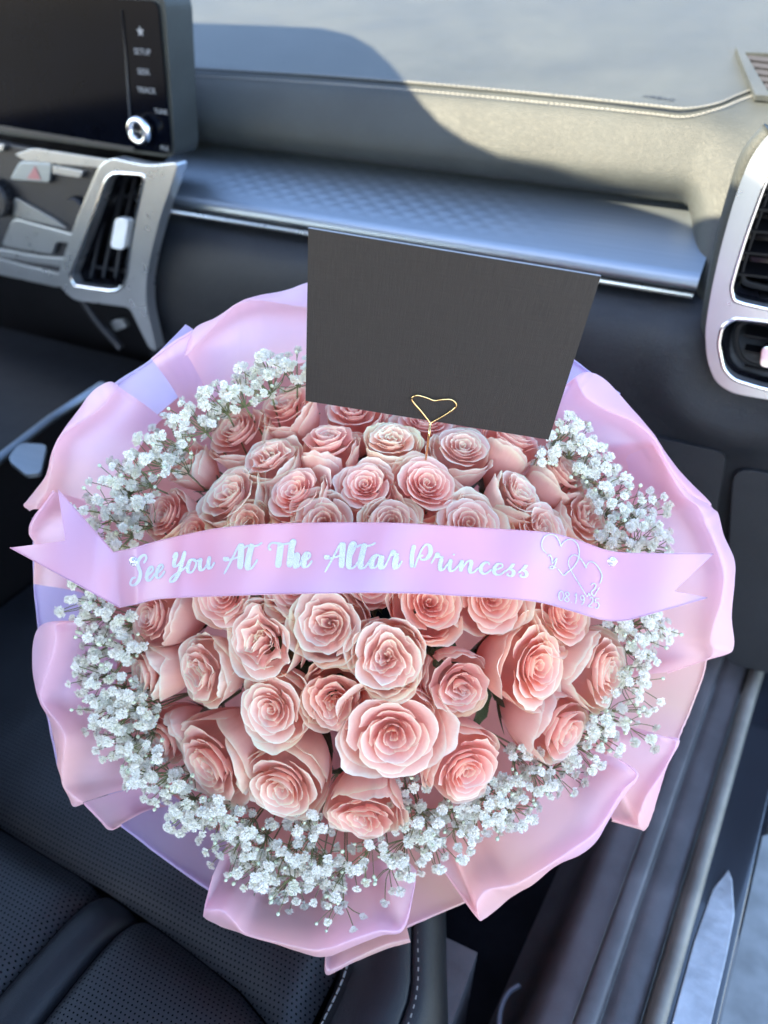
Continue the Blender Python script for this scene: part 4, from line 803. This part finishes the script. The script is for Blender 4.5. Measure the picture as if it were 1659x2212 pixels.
EL = [(0, (125, 1058)), (.5, (141, 1168)), (1, (22, 1183))]; ER = [(0, (1541, 1197)), (.71, (1456, 1277)), (1, (1528, 1291))]
tops = cr([(a, b, 0) for a, b in TOPL], NM); bots = cr([(a, b, 0) for a, b in BOTL], NM)
cols2 = []
for k in range(14):                                       # left tail
    s = k/14; mt, mb_ = tops[0].to_2d(), bots[0].to_2d(); c = []
    for t in tt:
        e = pl(EL, t); q = mt.lerp(mb_, t); p = e.lerp(q, s)+Vector((0, -14*math.sin(math.pi*s)*(1-t)*0.0-8*math.sin(math.pi*s)*t*0.0)); c.append(p)
    cols2.append(c)
for i in range(NM): cols2.append([tops[i].to_2d().lerp(bots[i].to_2d(), t) for t in tt])
for k in range(1, 15):
    s = k/14; mt, mb_ = tops[-1].to_2d(), bots[-1].to_2d(); cols2.append([mt.lerp(mb_, t).lerp(pl(ER, t), s) for t in tt])
def rib3(p, off=0.0):
    return at_d(p.x, p.y, rd(p.x, off)+0.0022*math.sin(p.x*0.017+1.0)*math.sin((p.y-1120)*0.019+p.x*0.003)+0.0012*math.sin(p.x*0.041+p.y*0.012))
rb = thing('ribbon', 'pink satin ribbon printed in white across the roses with swallowtail ends', 'ribbon', at_d(800, 1205, .53))
V, Fc, uv = grid([[rib3(p) for p in c] for c in cols2]); V2 = V
uv = [(a*0.5, b*0.09) for a, b in uv]; mk('satin_band', V, Fc, M['ribbon'], rb, uv)
for j in (0, NT_-1):
    m = MB(); m.tube([rib3(c[j], 0.0002) for c in cols2], 0.00045, 5); m.build('woven_edge', M['ribbon'], rb)
# brush lettering
GL = {
 'S': (0.62, [[(.50, .70), (.60, .86), (.52, .99), (.34, .94), (.22, .76), (.30, .56), (.40, .36), (.34, .10), (.14, .0), (-.02, .08), (.04, .24), (.2, .26)]]),
 'e': (0.44, [[(.0, .16), (.16, .24), (.34, .38), (.30, .51), (.18, .48), (.09, .30), (.10, .10), (.20, .01), (.33, .06), (.46, .24)]]),
 'Y': (0.62, [[(.02, .70), (.10, .86), (.15, .78), (.09, .52), (.14, .36), (.28, .40), (.42, .62), (.50, .88)], [(.50, .88), (.42, .48), (.34, .10), (.20, -.14), (.04, -.20), (.0, -.10), (.16, .04), (.44, .16), (.62, .28)]]),
 'o': (0.50, [[(.30, .50), (.14, .48), (.06, .28), (.10, .06), (.24, .02), (.36, .18), (.38, .38), (.28, .50), (.36, .42), (.54, .44)]]),
 'u': (0.60, [[(.06, .50), (.04, .26), (.09, .04), (.22, .04), (.34, .22), (.42, .50)], [(.42, .50), (.39, .22), (.44, .03), (.54, .06), (.64, .24)]]),
 'A': (0.70, [[(-.06, -.14), (.14, .30), (.34, .80), (.42, .97)], [(.48, .98), (.50, .60), (.52, .02)], [(-.04, .50), (-.03, .40), (.06, .38), (.24, .42), (.50, .50)]]),
 't': (0.44, [[(.18, .95), (.12, .55), (.09, .20), (.14, .02), (.26, .04), (.38, .22), (.44, .36)], [(-.10, .80), (.02, .88), (.20, .85), (.40, .88), (.56, .98)]]),
 'T': (0.62, [[(-.16, .70), (-.26, .70), (-.28, .82), (-.16, .92), (.10, .90), (.34, .86), (.66, .90)], [(.24, .90), (.22, .50), (.20, .02)]]),
 'h': (0.60, [[(.0, .44), (.14, .66), (.24, .88), (.20, .99), (.11, .88), (.09, .50), (.08, .02)], [(.09, .12), (.20, .40), (.31, .50), (.38, .40), (.35, .16), (.39, .02), (.50, .06), (.60, .24)]]),
 'l': (0.40, [[(.0, .22), (.14, .50), (.26, .84), (.20, .98), (.10, .84), (.06, .40), (.09, .08), (.20, .01), (.32, .10), (.40, .26)]]),
 'a': (0.60, [[(.36, .44), (.24, .51), (.10, .40), (.04, .20), (.10, .04), (.22, .06), (.34, .28), (.40, .50)], [(.40, .50), (.37, .22), (.41, .03), (.50, .03), (.62, .26)]]),
 'r': (0.52, [[(.0, .24), (.10, .52), (.14, .66), (.20, .60), (.18, .53), (.30, .53), (.34, .48)], [(.33, .50), (.29, .22), (.33, .02), (.42, .06), (.54, .30)]]),
 'P': (0.66, [[(.06, .90), (.02, .50), (.05, .02)], [(.14, .02), (.22, .40), (.34, .82), (.46, .97), (.58, .88), (.60, .64), (.50, .42), (.34, .36), (.28, .48), (.38, .54)]]),
 'i': (0.36, [[(.0, .22), (.10, .50)], [(.11, .50), (.08, .20), (.13, .02), (.24, .06), (.36, .26)], [(.16, .66), (.20, .72)]]),
 'n': (0.66, [[(.0, .22), (.10, .50)], [(.11, .50), (.09, .24), (.10, .02)], [(.12, .12), (.24, .40), (.35, .51), (.41, .42), (.38, .16), (.42, .02), (.53, .05), (.66, .26)]]),
 'c': (0.42, [[(.34, .40), (.30, .50), (.20, .49), (.09, .34), (.08, .12), (.18, .01), (.30, .06), (.42, .24)]]),
 's': (0.42, [[(.0, .16), (.16, .40), (.24, .56), (.20, .44), (.16, .34), (.26, .24), (.28, .10), (.20, .0), (.08, .04), (.12, .12)]]),
}
def brush(m, pts2, w0, w1, off):
    """pts2: path in picture units on the ribbon; thick where it runs down, thin where it runs up"""
    P = cr([(p[0], p[1], 0) for p in pts2], max(14, len(pts2)*7)); n = len(P); L_a, R_a = [], []
    for i, p in enumerate(P):
        d = (P[min(i+1, n-1)]-P[max(i-1, 0)]); d = d.normalized() if d.length > 0 else Vector((1, 0, 0))
        dn = max(0.0, d.y)                                  # v grows downwards
        w = (w0+(w1-w0)*dn**1.3)*0.5*min(1, 0.55+i*0.25, 0.55+(n-1-i)*0.25); nn = Vector((-d.y, d.x, 0))
        L_a.append(p+nn*w); R_a.append(p-nn*w)
    rows = [[rib3(Vector((a.x, a.y)), off), rib3(Vector(((a.x+b.x)/2, (a.y+b.y)/2)), off+0.0001), rib3(Vector((b.x, b.y)), off)] for a, b in zip(L_a, R_a)]
    V, Fc, _ = grid(rows); m.add(V, Fc)
let = MB(); lay = 0.0004
def word(s, u0, v0, u1, v1, h0, h1, thick=0.17):
    tot = sum(GL[c][0] for c in s); x = 0; k = 0
    for c in s:
        w, st_ = GL[c]
        for pts in st_:
            Q = []
            for (a, b) in pts:
                f = (x+a)/tot; h = lerp(h0, h1, min(1, max(0, f))); Q.append((lerp(u0, u1, f)+b*h*0.10, lerp(v0, v1, f)-b*h))
            hh = lerp(h0, h1, x/tot); brush(let, Q, hh*0.075, hh*thick*0.78, lay+0.00006*(k % 4)); k += 1
        x += w
word('See', 282, 1266, 354, 1246, 64, 54, 0.16)
word('You', 368, 1246, 460, 1228, 58, 56, 0.20)
word('At', 488, 1232, 554, 1229, 58, 58, 0.30)
word('The', 590, 1228, 672, 1225, 60, 60, 0.30)
word('Altar', 706, 1228, 866, 1228, 58, 56, 0.29)
word('Princess', 886, 1227, 1146, 1248, 56, 46, 0.22)
let.build('lettering', M['foil'], rb)
def z4(L): return [(1134+x*0.2604, 1123+y*0.2604) for x, y in L]
hm = MB()
for L in ([(182, 280), (146, 240), (140, 190), (165, 140), (210, 120), (255, 133), (285, 178), (300, 222)], [(300, 222), (318, 188), (352, 165), (395, 166), (435, 202), (450, 262), (440, 330), (400, 395), (352, 435), (320, 460), (290, 425), (272, 405)],
          [(515, 640), (450, 532), (400, 452), (372, 400), (360, 352), (375, 312), (410, 290), (450, 312), (490, 362), (508, 402)], [(508, 402), (515, 372), (540, 348), (582, 362), (620, 412), (640, 470), (622, 530)],
          [(548, 545), (566, 527), (588, 540), (578, 570), (552, 600), (572, 632), (592, 600), (618, 560)], [(190, 305), (206, 290), (222, 318), (230, 360), (262, 318), (250, 372), (232, 405), (204, 398), (226, 382), (262, 400)], [(515, 640), (530, 610), (540, 632)]):
    brush(hm, z4(L), 1.9, 2.7, lay+0.0004)
hm.build('printed_hearts', M['foil'], rb)
dm = MB()
DG = {'0': [[(.25, 1), (.02, .7), (.05, .2), (.25, 0), (.46, .25), (.46, .75), (.25, 1)]], '8': [[(.25, .55), (.05, .78), (.25, 1), (.45, .78), (.25, .55), (.02, .25), (.25, 0), (.48, .25), (.25, .55)]],
      '1': [[(.1, .8), (.25, 1), (.25, 0)]], '9': [[(.45, .7), (.25, .5), (.05, .72), (.25, 1), (.45, .75), (.42, .3), (.2, 0)]], '.': [[(.1, .02), (.14, .08)]], '2': [[(.05, .78), (.25, 1), (.45, .78), (.3, .4), (.03, .02), (.48, .04)]], '5': [[(.45, 1), (.1, 1), (.08, .58), (.3, .64), (.47, .35), (.28, 0), (.04, .1)]]}
x = 0
for c in '08.19.25':
    for pts in DG[c]:
        Q = [(1206+(x+a)*21+b*1.5, 1296+(x+a)*4.6-b*21) for a, b in pts]
        if len(Q) < 3: Q = [Q[0], ((Q[0][0]+Q[1][0])/2, (Q[0][1]+Q[1][1])/2), Q[1]]
        brush(dm, Q, 1.8, 2.4, lay+0.0004)
    x += 0.3 if c == '.' else 0.62
dm.build('printed_date', M['foil'], rb)
def gem(u, v):
    c = rib3(Vector((u, v)), 0.0005); n = (-c).normalized(); a = n.orthogonal().normalized(); b = n.cross(a); V = []; R = 0.0036
    for r, h, k0 in ((0.45, .0022, 0), (0.8, .0015, .5), (1.0, .0004, 0), (0.9, -.0004, 0)):
        V += [c+(a*math.cos((k+k0)*math.pi/5)+b*math.sin((k+k0)*math.pi/5))*R*r+n*h for k in range(10)]
    Fc = [tuple(range(10))]
    for i in range(3):
        for k in range(10): Fc.append((i*10+k, i*10+(k+1) % 10, i*10+10+(k+1) % 10, i*10+10+k))
    return V, Fc
for (u, v), lab in (((290, 1213), 'clear round rhinestone pin at the left end of the ribbon before the word See'), ((1322, 1213), 'clear round rhinestone pin at the right end of the ribbon after the hearts')):
    V, Fc = gem(u, v); o = mk('rhinestone_pin', V, Fc, M['gem'], None, smooth=False); tag(o, lab, 'rhinestone', 'rhinestone pins on the ribbon')
# ------------------------------------------------------------------ envelope and heart clip
TL, TR, BR, BL = at_d(666, 493, .490), at_d(1298, 597, .490), at_d(1185, 950, .572), at_d(660, 866, .572)
n_ = (TR-TL).cross(BL-TL).normalized()
if n_.dot(VD) < 0: n_ = -n_
ev = thing('envelope', 'plain charcoal linen textured envelope standing in the roses', 'envelope', (BL+BR)/2)
NX, NY = 30, 20
P = [[(TL.lerp(TR, i/NX)).lerp(BL.lerp(BR, i/NX), j/NY)+n_*(0.0012*math.sin(math.pi*i/NX)*math.sin(math.pi*j/NY)) for j in range(NY+1)] for i in range(NX+1)]
V, Fc, uv = grid(P); mk('front', V, Fc, M['card'], ev, uv)
V, Fc, uv = grid([[p+n_*0.0022 for p in r] for r in P], fl=True); mk('back', V, Fc, M['card'], ev, uv)
m = MB(); rim = [P[i][0] for i in range(NX+1)]+[P[NX][j] for j in range(1, NY+1)]+[P[i][NY] for i in range(NX-1, -1, -1)]+[P[0][j] for j in range(NY-1, 0, -1)]; k = len(rim)
m.add(rim+[p+n_*0.0022 for p in rim], [(i, (i+1) % k, (i+1) % k+k, i+k) for i in range(k)]); m.build('edge', M['card_edge'], ev, smooth=False)
def onc(u, v, off=-0.0012):                              # a point on the envelope's face
    r = ray(u, v); return r*((TL-n_*-off).dot(n_)/r.dot(n_)) if False else r*(TL.dot(n_)/r.dot(n_))+n_*off
hl = [(930, 912), (908, 884), (891, 864), (892, 856), (902, 852), (922, 857), (938, 863), (955, 861), (974, 861), (984, 868), (984, 878), (962, 894), (930, 912)]
m = MB(); m.tube(cr([onc(*p) for p in hl], 60), 0.00065, 7); hc = thing('heart_clip', 'gold wire heart card holder gripping the bottom edge of the envelope', 'card holder', onc(930, 912))
m.build('heart_loop', M['gold'], hc)
m = MB(); m.tube(cr([onc(930, 912), at_d(926, 945, .572), at_d(920, 990, .600), at_d(910, 1060, .68)], 16), 0.0009, 7); m.build('stem', M['gold'], hc)
